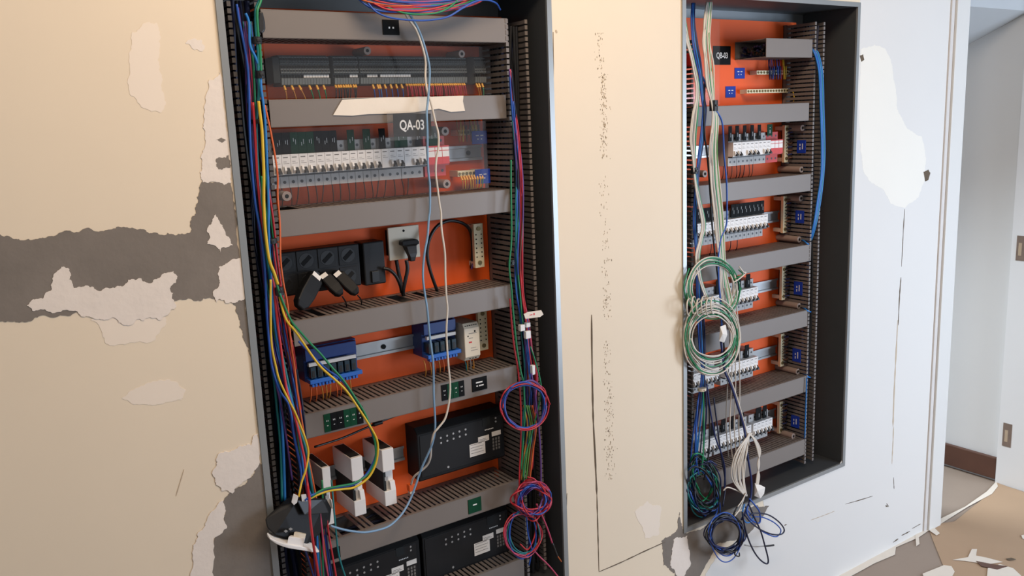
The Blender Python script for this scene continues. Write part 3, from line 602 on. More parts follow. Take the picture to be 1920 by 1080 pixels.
MB().box(.863, .922, .130, YP, 1.263, 1.320).build('back_box', 'black_case', t)
MB().cyl((.8925, .1235, 1.3185), (.8925, .1245, 1.3185), .0028, 12).build('screw_hole', 'dark_hole', t)
t = thing('power_plug', 'black moulded plug with cable, pushed into the square cream outlet', 'plug', (.898, .124, 1.289))
m = MB(); zc = 1.291; ring = []
for (dz, hw, y) in ((.0085, .013, .108), (.006, .0205, .106), (-.002, .0215, .103), (-.006, .013, .100), (-.022, .011, .096), (-.030, .0075, .096), (-.040, .006, .098)):
    ring.append([(.898+hw*i, (.122 if j > 0 else y) if dz > -.01 else (y+.014 if j > 0 else y), zc+dz) for i, j in ((-1, -1), (1, -1), (1, 1), (-1, 1))])
vs = [v for r in ring for v in r]; n = len(ring)
m.add(vs, [(i*4+k, i*4+(k+1) % 4, i*4+4+(k+1) % 4, i*4+4+k) for i in range(n-1) for k in range(4)]+[(3, 2, 1, 0), tuple((n-1)*4+k for k in range(4))]); m.build('body', 'black', t, bevel=.002)
MB().cyl((.918, .112, 1.290), (.9215, .112, 1.290), .004, 10).build('grip_stub', 'black', t)
P = [W(762, 488, .102), W(764, 505, .102), W(759, 530, .105), W(756, 546, .11), W(757, 556, .12)]; MB().tube(spline(P), .0042, 10).build('cable', 'wire_black', t, smooth=True)
wire([(718, 503, .105), (730, 506, .10), (742, 517, .10), (750, 534, .105), (753, 548, .115)], 'black', .0038, 'black cable curving down from the power strip switch block', name='cable', cat='cable')
wire([(743, 487, .145), (747, 510, .14), (753, 535, .13), (756, 552, .12)], 'black', .0045, 'thick black conduit dropping behind the cream outlet', name='cable', cat='cable')
wire([(822, 551, .12), (817, 538, .11), (806, 505, .10), (801, 474, .10), (806, 446, .10), (820, 424, .105), (842, 414, .115), (866, 418, .125), (880, 430, .135), (885, 450, .145), (886, 480, .15), (884, 503, .15)], 'black', .0040, 'black cable arching up right of the cream outlet and back down', name='cable', cat='cable')
wire([(880, 432, .14), (888, 450, .143), (889, 480, .145), (884, 505, .14)], 'purple', .0016, 'thin purple wire hanging beside the vertical brass bar', name='wire')
# ------------------------------------------------------------------ relay row
def relay(x0, x1, z0, z1, label, n):
    t = thing('relay_module', label, 'relay module', ((x0+x1)/2, YP, z0)); w_ = (x1-x0)/n
    MB().box(x0-.004, x1+.010, .112, YP, z0+.004, z1).build('carrier', 'relay_blue', t, bevel=.002)
    MB().box(x0-.004, x1+.004, .098, .113, z1-.028, z1-.002).build('upper_terminal_strip', 'relay_blue', t, bevel=.001)
    MB().box(x0, x1, .093, .1005, z1-.039, z1-.031).build('white_marker_strip', 'sticker', t, bevel=.0006)
    MB().box(x0-.002, x1+.010, .088, .113, z0+.004, z0+.013).build('lower_connector_strip', 'connector_blue', t, bevel=.001)
    for i in range(n):
        MB().box(x0+i*w_+.002, x0+(i+1)*w_-.002, .090, .113, z0+.016, z0+.040).box(x0+i*w_+.004, x0+(i+1)*w_-.004, .0895, .091, z0+.018, z0+.032, 1).build('relay', ['relay_clear', 'black'], t, bevel=.001)
        b = MB()
        for k in range(2): b.box(x0+(i+.1+.45*k)*w_, x0+(i+.4+.45*k)*w_, .0865, .1, z0-.002, z0+.004)
        b.build('connector', 'connector_blue', t)
    return t
relay(.634, .742, 1.018, 1.098, 'longer blue relay module, left, behind the yellow and green wires', 7)
relay(.918, .995, 1.018, 1.105, 'blue relay module crossed by the two long wires, left of the white power supply', 5)
for i in range(9): lead(.636+i*.011, rw.choice(['amber', 'amber', 'orange']), rw.uniform(-.004, .010), 'orange lead curling down from the left blue relay module', 'orange leads of the left relay module', z=1.018, zb=.978, y=.102, fer=False, fl=.010, sag=.006)
for i in range(6): lead(.912+i*.012, rw.choice(['amber', 'orange']), rw.uniform(.002, .008), 'orange lead curling down from the right blue relay module', 'orange leads of the right relay module', z=1.018, zb=.978, y=.104, fer=False, fl=.010, sag=.004)
t = thing('power_supply', 'narrow white power supply with printed front, right of the blue relay module', 'power supply', (1.032, YP, .999))
m = MB().prism_x([(YP, 1.001), (YP, 1.090), (.088, 1.090), (.080, 1.078), (.080, 1.010), (.088, 1.000)], 1.010, 1.052); m.build('case', 'beige_plastic', t, bevel=.0015)
m = MB()
for i in range(6): m.box(1.0145+i*.0058, 1.0185+i*.0058, .0835, .090, 1.0815, 1.085)
for i in range(3): m.box(1.023+i*.008, 1.027+i*.008, .0835, .090, 1.0035, 1.0065)
m.box(1.0185, 1.0215, .0795, .081, 1.0585, 1.0615); m.box(1.037, 1.041, .0795, .081, 1.068, 1.072); m.build('vent', 'dark_hole', t)
MB().box(1.022, 1.044, .0797, .0803, 1.065, 1.0665).box(1.022, 1.033, .0797, .0803, 1.054, 1.0553).box(1.026, 1.045, .0797, .0803, 1.024, 1.025).box(1.026, 1.041, .0797, .0803, 1.030, 1.031).build('print', 'print', t)
MB().box(1.0215, 1.030, .0797, .0803, 1.043, 1.0465).build('red_mark', 'red_plastic', t)
for i in range(4): lead(1.014+i*.008, ['teal', 'amber', 'grey', 'amber'][i], rw.uniform(-.003, .012), 'short lead under the white power supply', 'leads under the white power supply', z=1.002, zb=.978, y=.098, fer=False, fl=.006)
# ------------------------------------------------------------------ white modules
def wmod(pf, label):
    """pf: pixel corners of the narrow front face TL TR BR BL at Y = .058"""
    tl, tr, br, bl_ = [W(*p, .058) for p in pf]; x0, x1 = (tl.x+bl_.x)/2, (tr.x+br.x)/2; z0, z1 = (bl_.z+br.z)/2, (tl.z+tr.z)/2; h = z1-z0
    t = thing('interface_module', label, 'electronic module', ((x0+x1)/2, YP, z0)); yf = .058
    a, b = z0+h*.40, z0+h*.60
    m = MB().box(x0, x1, yf, YP, b, z1-.002).box(x0, x1, yf, YP, z0, z0+h*.26).prism_x([(yf+.012, z0+h*.24), (yf+.012, b+.001), (YP, b+.001), (YP, z0+h*.24)], x0+.006, x1).prism_x([(yf, z0+h*.25), (yf+.020, z0+h*.25), (yf+.020, z0+h*.42), (yf+.004, z0+h*.40)], x0+.016, x1)
    m.build('housing', 'white_plastic', t, bevel=.0012)
    MB().box(x0+.002, x1-.002, yf+.008, YP-.006, z1-.004, z1-.0015).build('top_vent', 'dark_hole', t)
    MB().box(x0+.001, x0+.007, yf+.004, YP-.002, z0+h*.26, b).build('side_window', 'block_dark', t)
    MB().box(x0+.004, x0+.012, yf+.003, yf+.006, z0+h*.44, z0+h*.50).build('contact', 'galv', t)
wmod([(607.5, 874), (623.5, 873.5), (623, 985), (608, 985)], 'white upright interface module, leftmost of three, half behind the wires')
wmod([(661, 856.5), (683, 853.5), (684, 965), (662.5, 969.5)], 'white upright interface module in the middle, crossed by the yellow wire')
wmod([(718, 841), (740.5, 838.5), (741.5, 944.5), (720.5, 951)], 'white upright interface module on the right, wires looping in front of it')
rail(.62, .87, .79, 'grey metal rail behind the white modules, running to the black unit', yb=YP)
# ------------------------------------------------------------------ black metering units
def unit(x0, x1, z0, z1, label, yf=.100):
    t = thing('control_unit', label, 'control unit', ((x0+x1)/2, YP, z0)); W_, H = x1-x0, z1-z0
    MB().prism_x([(YP, z0+.004), (YP, z1+.002), (yf+.014, z1+.002), (yf, z1-.012), (yf, z0+.004), (yf+.004, z0)], x0, x1).build('housing', 'black_case', t, bevel=.002)
    MB().box(x0+.006, x1-.010, yf-.0012, yf, z0+.010, z1-.016).build('front_panel', 'black_panel', t, bevel=.0006)
    class Q:
        def cyl(s_, *a): MB().cyl(*a).build('indicator_light', 'galv', t)
    m = Q()
    for i in range(5):
        for j in range(2):
            cx, cz = x0+W_*(.255+.071*i), z0+H*(.745-.10*j)+.001*i
            m.cyl((cx, yf-.0022, cz), (cx, yf-.001, cz), .0026, 10)
    m.cyl((x0+W_*.32, yf-.0022, z0+H*.14), (x0+W_*.32, yf-.001, z0+H*.14), .0030, 10)
    m.cyl((x0+W_*.90, yf-.0022, z0+H*.84), (x0+W_*.90, yf-.001, z0+H*.84), .0024, 10); m.cyl((x0+W_*.90, yf-.0022, z0+H*.77), (x0+W_*.90, yf-.001, z0+H*.77), .0024, 10)
    MB().box(x0+W_*.74, x0+W_*.83, yf-.0018, yf-.001, z0+H*.74, z0+H*.90).build('display', 'block_dark', t)
    s = MB()
    for i in range(6): s.box(x0+W_*(.765+.018*i), x0+W_*(.765+.018*i)+.0026, yf-.0018, yf-.001, z0+H*.645, z0+H*.665)
    s.build('lettering', 'mark_white', t)
    def st(a, b, c, d, name='sticker', lines=3):
        q = MB().box(x0+W_*a, x0+W_*b, yf-.0018, yf-.001, z0+H*c, z0+H*d)
        for k in range(lines): q.box(x0+W_*a+.003, x0+W_*b-.005-(k % 2)*.004, yf-.0021, yf-.0017, z0+H*(c+(d-c)*(.25+.22*k)), z0+H*(c+(d-c)*(.25+.22*k))+.0009, 1)
        q.build(name, ['sticker', 'print'], t)
    st(.575, .76, .20, .45, lines=4); st(.68, .81, .44, .55, lines=2); st(.845, .955, .49, .58, lines=0)
    q = MB()
    for r_ in range(4):
        for c_ in range(3): q.box(x0+W_*(.85+.034*c_), x0+W_*(.85+.034*c_)+.0048, yf-.002, yf-.001, z0+H*(.21+.065*r_), z0+H*(.21+.065*r_)+.006)
    q.build('dip_switches', 'print', t)
unit(.880, 1.122, .729, .857, 'black control unit with white stickers, beside the white modules')
unit(.876, 1.122, .470, .600, 'black control unit with white stickers under the duct with the green tag')
unit(.628, .868, .470, .600, 'black control unit cut by the bottom of the picture, lower left')
p = W(771, 912, .10); t = thing('plug_connector', 'small orange connector plugged on the white cable end, under the black unit', 'connector', tuple(p))
MB().box(p.x-.008, p.x+.008, .094, .108, p.z-.010, p.z+.006).build('body', 'orange_plastic', t, bevel=.001); MB().box(p.x-.006, p.x+.006, .095, .106, p.z-.016, p.z-.010).build('pin_block', 'beige_plastic', t)
wire([(590, 838, .10), (640, 822, .12), (680, 805, .13), (720, 788, .14), (752, 776, .145)], 'black', .0026, 'black cable slanting up behind the white modules to a black plug', name='cable', cat='cable')
wire([(700, 796, .13), (716, 791, .13)], 'black', .0055, 'black sleeve lying on the slanting cable behind the white modules', name='cable_sleeve', cat='cable')
# ------------------------------------------------------------------ hanging black switch module at lower left
cm = W(556, 975, -.02); t = thing('wall_switch', 'black wall switch mechanism with white cover, hanging face down by its wires at lower left', 'wall switch', tuple(cm))
def hull(pts, name, m, parent, bev=0):
    bm = bmesh.new()
    for p_ in pts: bm.verts.new(Vector(p_)-origin(parent))
    bmesh.ops.convex_hull(bm, input=bm.verts); bmesh.ops.delete(bm, geom=[v for v in bm.verts if not v.link_faces], context='VERTS')
    me = bpy.data.meshes.new(name); bm.to_mesh(me); bm.free(); me.materials.append(MATS[m]); o = bpy.data.objects.new(name, me); COL.objects.link(o); o.parent = parent
    if bev: b = o.modifiers.new('bevel', 'BEVEL'); b.width = bev; b.segments = 2; b.limit_method = 'ANGLE'; b.angle_limit = math.radians(25)
    return o
hull([W(496, 972, -.03), W(524, 950, -.02), W(556, 940, -.02), W(612, 934, .0), W(622, 952, .01), W(619, 980, .0), W(598, 1004, -.02), W(575, 1022, -.04), W(515, 1004, -.05), W(500, 990, -.04), W(540, 932, .015), W(606, 945, .03), W(600, 985, .03), W(520, 985, .01)], 'body', 'black_case', t, .003)
hull([W(556, 938, -.03), W(606, 936, -.015), W(618, 962, -.012), W(570, 966, -.035), W(560, 950, -.005), W(608, 950, .005)], 'terminal_cover', 'black', t, .002)
crv = [W(505, 1009, -.06), W(520, 1017, -.063), W(540, 1023, -.065), W(565, 1027, -.062), W(590, 1032, -.055), W(598, 1033, -.05)]
m = MB(); sp = spline(crv, 5)
for a_, b_ in zip(sp[:-1], sp[1:]):
    pass
n = len(sp); vs = []
for i, p_ in enumerate(sp):
    tpr = math.sin(math.pi*(i+.6)/(n+.2))**.5; hh = .0042*tpr+.001
    vs += [p_+Vector((0, -.002, -hh)), p_+Vector((0, -.002, hh*.6)), p_+Vector((0, .045*tpr, hh*.6+.004)), p_+Vector((0, .045*tpr, -.001))]
m.add(vs, [(i*4+k, i*4+(k+1) % 4, i*4+4+(k+1) % 4, i*4+4+k) for i in range(n-1) for k in range(4)]+[(3, 2, 1, 0), tuple((n-1)*4+k for k in range(4))]); m.build('cover_plate', 'white_plastic', t, bevel=.0015)
hull([W(541, 1006, -.06), W(571, 1010, -.058), W(568, 1026, -.06), W(537, 1023, -.062), W(546, 1002, -.035), W(573, 1006, -.033), W(568, 1024, -.035)], 'rocker_mechanism', 'white_plastic', t, .0015)
hull([W(552, 997, -.05), W(574, 1002, -.048), W(571, 1012, -.05), W(549, 1009, -.052), W(556, 996, -.03), W(574, 1000, -.03)], 'contact_block', 'beige_plastic', t, .001)
for (x_, y_, rr) in ((536, 996, .004), (545, 992, .004)): hull([W(x_+a*4, y_+b*3, -.058) for a, b in ((-1, 0), (0, -1), (1, 0), (0, 1))]+[W(x_, y_, -.03)], 'screw', 'galv', t)
hull([W(550, 925, -.032), W(560, 930, -.032), W(557, 943, -.03), W(551, 948, -.03), W(546, 942, -.03), W(553, 928, -.02)], 'lever_clamp', 'white_plastic', t, .001)
hull([W(564, 927, -.032), W(574, 926, -.032), W(577, 940, -.03), W(566, 941, -.03), W(570, 930, -.02)], 'lever_clamp', 'white_plastic', t, .001)
# ------------------------------------------------------------------ wiring hidden in the ducts (only its darkness shows through the slots)
FN = ['topmost duct of the left cabinet', 'tape-covered duct of the left cabinet', 'duct under the left breakers', 'duct under the power strip', 'duct under the blue relays', 'duct under the white modules', 'lowest duct of the left cabinet', 'short top duct of the right cabinet', 'second duct of the right cabinet', 'third duct of the right cabinet', 'fourth duct of the right cabinet', 'fifth duct of the right cabinet', 'sixth duct of the right cabinet', 'lowest duct of the right cabinet']+['']*26+['left upright duct of the left cabinet', 'right upright duct of the left cabinet', 'right upright duct of the right cabinet', 'left upright duct of the right cabinet']
def fill(x0, x1, z0, z1, seed, vert=False, y0=YF+.006, y1=YP-.02):
    rr = random.Random(seed); m = MB(); cols = ['wire_black', 'wire_navy', 'black', 'wire_black']
    for i in range(64 if vert else 34):
        y = rr.uniform(y0+.008, y1); pts = []
        for k in range(7):
            u = k/6; j = rr.uniform(.12, .86)
            pts.append(Vector((x0+(x1-x0)*j, y+rr.uniform(-.006, .006), z0+(z1-z0)*u)) if vert else Vector((x0+(x1-x0)*u, y+rr.uniform(-.006, .006), z0+(z1-z0)*j)))
        m.tube(spline(pts, 3), .0034, 5, rr.choice([0, 0, 0, 1, 1, 2, 3]))
    tag(m.build('duct_wiring', cols), 'dark wires packed inside the '+FN[seed], 'wires', kind='stuff')
for i, (a_, b_, z) in enumerate(((.59, 1.125, 1.748), (.59, 1.125, 1.582), (.59, 1.125, 1.370), (.60, 1.12, 1.147), (.60, 1.125, .949), (.605, 1.12, .659), (.605, 1.12, .450), (2.03, 2.225, 1.7225), (1.74, 2.215, 1.541), (1.74, 2.23, 1.331), (1.74, 2.24, 1.115), (1.74, 2.23, .909), (1.74, 2.235, .695), (1.74, 2.235, .484))):
    fill(a_, b_, z-.022, z+.014, i)
for i, (a_, b_, z0, z1) in enumerate(((.524, .576, .42, 1.79), (1.140, 1.194, .42, 1.76), (2.242, 2.281, .43, 1.79), (1.68, 1.728, .43, 1.73))): fill(a_, b_, z0, z1, 40+i, True, YF+.008)
# ------------------------------------------------------------------ clear acrylic covers
p, q = W(508, 226, .076), W(917, 352, .076)
t = thing('acrylic_cover', 'clear acrylic sheet standing over the breaker row of the left cabinet', 'clear cover', ((p.x+q.x)/2, .078, 1.40)); MB().box(p.x, q.x, .076, .078, 1.400, 1.553).build('sheet', 'acrylic', t)
t = thing('acrylic_cover', 'clear acrylic sheet standing over the grey terminal blocks of the left cabinet', 'clear cover', (.85, .095, 1.61)); MB().box(.60, 1.125, .093, .095, 1.612, 1.718).build('sheet', 'acrylic', t)
t = thing('acrylic_cover', 'clear acrylic sheet at the top left of the right cabinet, over the black QB-03 sign', 'clear cover', (1.80, .08, 1.57)); MB().box(1.735, 1.871, .078, .081, 1.570, 1.795).build('sheet', 'acrylic', t)
# ------------------------------------------------------------------ left bundle
GL = 'running down the left side of the left cabinet'
def lw(pts, col, r=.0021, extra='', jit=.0008):
    n = wname(col); return wire(pts, col, r, (n[0].upper()+n[1:]).lower()+' wire '+(extra or GL), n+' wires '+GL if not extra else None, jit=jit)
lw([(444,8,.02),(449,38,.02),(456,72,.02),(462,108,.02),(466,144,.02),(468,190,.015),(468,240,.01),(472,300,.01),(479,380,.01),(487,430,.01),(493,468,.01),(498,521,.01),(500,591,.01),(505,650,.01),(510,690,.01),(524,732,.01),(542,762,.01),(552,817,.0),(562,866,.0),(565,898,-.005),(560,925,-.02)], 'blue', .0024)
lw([(446,14,.03),(451,48,.03),(460,108,.03),(463,193,.03),(468,260,.03),(476,340,.03),(486,430,.03),(494,510,.03),(502,600,.03),(512,690,.03),(526,760,.03),(540,840,.03),(548,900,.03)], 'purple')
lw([(461,25,.015),(467,43,.015),(469,84,.012),(478,106,.01),(485,125,.01),(488,142,.01),(490,168,.008),(494,200,.005),(498,240,.003),(501,300,.0),(504,380,.0),(503,433,.0),(507,500,.005),(514,591,.008),(524,661,.008),(535,714,.008),(548,760,.01),(562,830,.01),(572,900,.0),(590,960,.0),(598,1090,.0)], 'sky', .0026)
lw([(492,-8,.02),(484,8,.015),(479,22,.01),(480,60,.01),(484,96,.01),(485,135,.01),(486,170,.012),(480,230,.02),(484,330,.02),(492,420,.02),(505,520,.02),(520,620,.02),(540,720,.015),(556,790,.01),(572,840,.005),(580,890,.0),(590,960,.01),(602,1090,.01)], 'teal', .003)
lw([(492,-12,.018),(487,5,.012),(482,22,.008),(483,60,.008),(487,96,.008),(489,135,.008)], 'green', .0026, 'thick and short, curling over the topmost duct end to a cable tie')
lw([(485,190,.004),(488,215,.002),(490,240,.0),(493,283,.0),(494,330,.0),(494.5,380,.0),(498,433,-.002),(505,485,-.004),(514,512,-.006),(521,533,-.006)], 'yellow', .0030, 'thickest, bright down the upper half of the left bundle')
lw([(491,330,.002),(492,380,.002),(496,440,.002),(504,490,.0),(514,520,-.003),(523,545,-.005),(526,556,-.006),(545,600,-.01),(565,624,-.015),(584,645,-.018),(602,665,-.02),(622,688,-.02),(645,714,-.02),(666,745,-.02),(684,775,-.02),(698,808,-.02),(704,835,-.02),(703,862,-.02),(690,888,-.02),(666,905,-.025),(635,912,-.03),(605,918,-.03),(583,932,-.03)], 'green', .0023, 'swinging out of the left bundle and looping in front of the white modules')
lw([(524,556,.0),(536,598,-.008),(556,624,-.012),(586,667,-.018),(604,690,-.02),(632,716,-.022),(652,735,-.022),(670,762,-.022),(692,796,-.022),(706,822,-.022),(709,845,-.022),(704,872,-.022),(690,896,-.024),(666,913,-.026),(643,917,-.028),(619,920,-.03),(597,927,-.03),(578,936,-.03)], 'yellow', .0024, 'looping past the white modules to the hanging switch')
lw([(560,640,.005),(590,672,.0),(612,692,-.005),(640,712,-.01),(662,742,-.014),(682,778,-.016),(700,818,-.018),(705,846,-.018),(700,868,-.018),(686,890,-.02),(664,908,-.022),(636,914,-.024),(606,921,-.028),(585,928,-.03),(572,938,-.03)], 'blue', .0022, 'looping beside the yellow one in front of the white modules')
lw([(508,524,-.002),(507,577,-.002),(508.5,644,-.004),(517,690,-.005),(524,714,-.006),(538,745,-.006),(552,772,-.008),(564,800,-.008),(573,826,-.01),(578,850,-.01),(574,880,-.015),(566,905,-.02),(560,932,-.03)], 'yellow', .0022, 'in the lower half of the left bundle, ending at the hanging switch')
lw([(474,192,.012),(478,253,.01),(482,330,.01),(492,420,.012),(500,470,.01),(510,520,.01),(517,573,.006),(522,620,.004),(526,644,.004),(535,714,.0),(542,746,-.004),(552,780,-.006),(559,806,-.008),(566,835,-.01),(570,859,-.012),(574,890,-.015),(577,912,-.018),(580,940,-.065),(582,970,-.07),(588,1019,-.07),(592,1050,-.06),(598,1090,-.05)], 'red', .0026)
lw([(497,197,.006),(503,225,.004),(509,253,.003),(515,290,.003),(520,330,.004),(521,370,.006),(524,420,.006),(526,485,.008),(532,530,.01),(538.5,573,.012),(545,640,.014),(552,690,.012),(558,740,.012),(566,790,.02),(576,850,.02),(590,920,.02),(604,1000,.01),(616,1090,.0)], 'orange', .002)
rng = random.Random(21)
mid = [(462,40),(470,120),(476,200),(484,300),(496,400),(508,500),(520,590),(532,660),(545,720),(557,790),(568,860),(582,930),(596,1000),(606,1090)]
spread = [9, 10, 13, 15, 15, 14, 15, 18, 16, 14, 10, 10, 12, 14]
for k, c in enumerate(['blue','red','purple','dark_blue','green','red','blue','purple','pink','teal','dark_blue','red','blue','green','purple','brown','black','red','blue','purple','navy','black','pink','lime','black','navy','red','dark_blue']):
    u = rng.uniform(-1, 1); P = []
    for (x, y), s_ in zip(mid, spread):
        u = max(-1, min(1, u+rng.uniform(-.28, .28))); P.append((x+u*s_, y, .018+.018*rng.random()))
    if k % 3 == 2: P = P[3:]
    lw(P, c, rng.choice([.0016, .002, .0022]))
# teal and blue cables hanging straight at the far left, below
lw([(500,560,.04),(508,640,.04),(518,700,.038),(524,735,.036),(531,842,.03),(535,944,.02)], 'sky', .003, 'thick and straight, hanging at the far left behind the bundle')
lw([(498,560,.042),(504,640,.042),(512,700,.04),(519,760,.04),(526,842,.035),(529,940,.02)], 'teal', .0026, 'straight, hanging behind the thick bright blue one at far left')
for i, (c, P) in enumerate((('pink', [(600,960,-.01),(604,1000,-.015),(608,1040,-.015),(618,1090,-.01)]), ('red', [(612,965,.0),(616,1000,-.005),(622,1035,-.01),(632,1090,-.01)]), ('dark_blue', [(606,962,.0),(611,1000,.0),(616,1040,.0),(624,1090,.0)]), ('green', [(603,900,.02),(606,980,.01),(605,1040,.0),(606,1090,.0)]), ('teal', [(622,900,.02),(628,980,.0),(636,1040,-.005),(650,1090,-.005)]), ('dark_blue', [(570,1025,-.03),(578,1050,-.02),(590,1090,-.01)]))):
    lw(P, c, .002, 'hanging below the switch at the bottom left, number %s from its left' % ['one', 'three', 'two', 'four', 'five', 'six'][i] if 0 else 'hanging beside the switch at the bottom left, '+['leftmost pink', 'next to the duct end', 'between red ones', 'behind the red one', 'rightmost of them', 'under the white cover'][i])
def tie(px, py, Y, w_, h_, label, col='black', tilt=0):
    c = W(px, py, Y); t_ = MB(); n = 16
    for a, b in ((1, 0),):
        ring = []
        for k in range(n):
            an = 2*math.pi*k/n; ring.append((c.x+math.cos(an)*w_/2, c.y+math.sin(an)*w_*.42))
        t_.prism_z(ring, c.z-h_/2, c.z+h_/2)
    t_.box(c.x-.003, c.x+.004, c.y-w_*.5, c.y-w_*.40, c.z-.0025, c.z+.0025)
    o = t_.build('cable_tie', col, bevel=.0008, smooth=False, loc=c); tag(o, label, 'cable tie'); return o
tie(482, 76, .012, .018, .013, 'black cable tie round the wires beside the topmost duct')
tie(488, 140, .012, .017, .014, 'black cable tie round the wires beside the grey terminal blocks')
tie(482, 228, .018, .020, .008, 'black cable tie round the left wires beside the tape-covered duct')
tie(507, 452, .014, .026, .010, 'black cable tie round the left wires beside the socket strip top')
tie(524, 546, .0, .016, .016, 'black cable tie where the green wire swings out of the left bundle')
hull_t = thing('rubber_sleeve', 'black rubber sleeve at the left end of the topmost duct', 'sleeve', tuple(W(489, 42, .03)))
hull([W(486,20,.02),(W(493,22,.02)),W(497,40,.02),W(498,56,.02),W(492,64,.02),W(484,60,.02),W(483,40,.02),W(488,25,.045),W(496,55,.045),W(484,50,.045)], 'sleeve', 'black', hull_t, .003)
# ------------------------------------------------------------------ right bundle of the left cabinet
GR = 'hanging down the right side of the left cabinet'
def rwr(pts, col, r=.0018, extra='', jit=.0006): n = wname(col); return wire(pts, col, r, n+' wire '+(extra or GR), None if extra else n+' wires '+GR, jit=jit)
midr = [(957,130),(960,190),(966,250),(972,330),(974,400),(972,490),(975,550),(983,600),(989,650),(993,700),(992,760),(990,820),(988,880)]
sr = [3, 5, 7, 8, 9, 8, 7, 9, 9, 14, 14, 12, 10]
rng = random.Random(33)
for k, c in enumerate(['blue','red','purple','dark_blue','green','red','blue','pink','teal','purple','red','dark_blue','blue','brown','purple','red','black','navy']):
    u = rng.uniform(-1, 1); P = []
    for (x, y), s_ in zip(midr, sr):
        u = max(-1, min(1, u+rng.uniform(-.35, .35))); P.append((x+u*s_, y, .020+.018*rng.random()))
    rwr(P[rng.choice([0, 0, 1, 2]):], c, rng.choice([.0014, .0018, .002]))
rwr([(958,300,.015),(958,340,.015),(959.5,446,.012),(955,499,.012),(959,540,.012),(963,588,.01),(970,659,.01),(976,695,.01),(981,718,.008),(984,771,.006),(982,810,.008),(977,880,.01)], 'green', .0021, 'brightest, along the left edge of the right bundle')
rwr([(995,650,.012),(1003,676,.01),(1013,715,.008),(1014,740,.008),(1006,780,.008),(995,820,.01),(984,860,.012),(980,895,.015)], 'green', .0018, 'bowing out right behind the upper red and blue coil')
rwr([(956,560,.02),(959,600,.02),(964,650,.02),(972,700,.015),(977,771,.012),(976,840,.012),(974,898,.012),(975,960,.012)], 'red', .002, 'straight, along the duct ends on the right')
rwr([(996,700,.008),(1002,735,.006),(1009,790,.006),(1013,850,.006),(1014,905,.006),(1012,930,.004)], 'purple', .0021, 'smooth, hanging right through the upper coil down to the tangle')
for i, (c, x) in enumerate((('brown', 998), ('lime', 990), ('amber', 985), ('orange', 1001), ('lime', 994))): rwr([(x-3,760,.018),(x+4,800,.018),(x-2,850,.018),(x-8,900,.02)], c, .0018, 'in the spray between upper coil and tangle, '+['brown one at right', 'leftish green one', 'amber one at left', 'orange one farthest right', 'middle green one'][i])
tie(957, 492, .02, .022, .012, 'black cable tie round the right bundle beside the arching black cable')
for (a_, b_, n, x) in (((985, 590), (1018, 597), 'white masking tape flag sticking out right of the wires, with faint red writing', 1), ((976, 610), (985, 620), 'small white marker sleeve on the right bundle, upper left of the pair', 0), ((986, 622), (996, 634), 'small white marker sleeve on the right bundle, lower right of the pair', 0), ((998, 686), (1004, 702), 'small pale marker sleeve on the right bundle just above the coil', 0), ((987, 606), (995, 613), 'small white marker sleeve right above the lower right sleeve', 0)):
    p, q = W(*a_, -.002 if x else .008), W(*b_, -.002 if x else .008)
    if x:
        m = MB().prism_y([(p.x, p.z-.010), (p.x-.004, p.z+.002), (p.x+.008, p.z+.005), (q.x-.004, p.z+.003), (q.x+.002, p.z-.008), (q.x-.008, p.z-.0125)], p.y, p.y+.0015)
        m.box(p.x+.012, p.x+.020, p.y-.0004, p.y, p.z-.004, p.z-.002, 1).box(p.x+.023, p.x+.027, p.y-.0004, p.y, p.z-.005, p.z, 1)
        tag(m.build('tape_flag', ['paper_tape', 'red_plastic'], loc=p), n, 'tape flag')
    else: tag(MB().box(p.x, q.x, p.y, p.y+.010, q.z, p.z).build('marker_sleeve', 'mark_white', bevel=.001, loc=p), n, 'marker sleeve')
def coil(cx, cy, rx, ry, Y, turns, col, r, label, group=None, jx=.10, seed=0, tilt=0, a0=0, part=1., name='wire_coil', ext=None, pre=None, dy=.02):
    rr = random.Random(seed); P = [p_ for p_ in (pre or [])]; N = int(10*turns*part)
    sx = 1; sy = 1; ox = oy = 0
    for k in range(N+1):
        an = a0+2*math.pi*k/10
        if k % 5 == 0: sx, sy, ox, oy = 1+rr.uniform(-jx, jx), 1+rr.uniform(-jx, jx), rr.uniform(-jx, jx)*rx*.5, rr.uniform(-jx, jx)*ry*.5
        x, y = rx*sx*math.cos(an), ry*sy*math.sin(an); ct, st_ = math.cos(tilt), math.sin(tilt)
        P.append((cx+ox+x*ct-y*st_, cy+oy+x*st_+y*ct, Y+rr.uniform(-dy, dy)*.5))
    P += ext or []
    return wire(P, col, r, label, group, name=name, cat='wire coil', n=5, seg=7)
for k, c in enumerate(['red', 'blue', 'purple', 'red', 'blue']): coil(984, 760, 44-(k % 3)*3, 45-(k % 2)*3, -.004, 2, c, .0016, wname(c)+' wire turn of the round red and blue coil level with the black unit', wname(c)+' turns of the round upper coil', .10, 60+k, a0=k, dy=.012)
for k, c in enumerate(['red', 'blue', 'purple', 'red', 'pink', 'blue', 'red', 'purple']): coil(1000+(k % 3-1)*3, 936, 30-(k % 4)*3, 34-(k % 3)*4, -.005, 2.4, c, .0017, wname(c)+' wire turn of the tight tangle hanging under the round upper coil', wname(c)+' turns of the tight tangle', .22, 70+k, a0=k*1.3, tilt=k*.5, dy=.03)
for k, c in enumerate(['red', 'teal', 'blue', 'pink']): coil(979+(k % 2)*4, 1000+(k//2)*3, 35-(k % 3)*5, 44-(k % 2)*4, -.004, 1.5, c, .0016, wname(c)+' wire turn of the loose loop hanging below the tangle', wname(c)+' turns of the lowest loop', .09, 90+k, a0=.5*k, dy=.012)
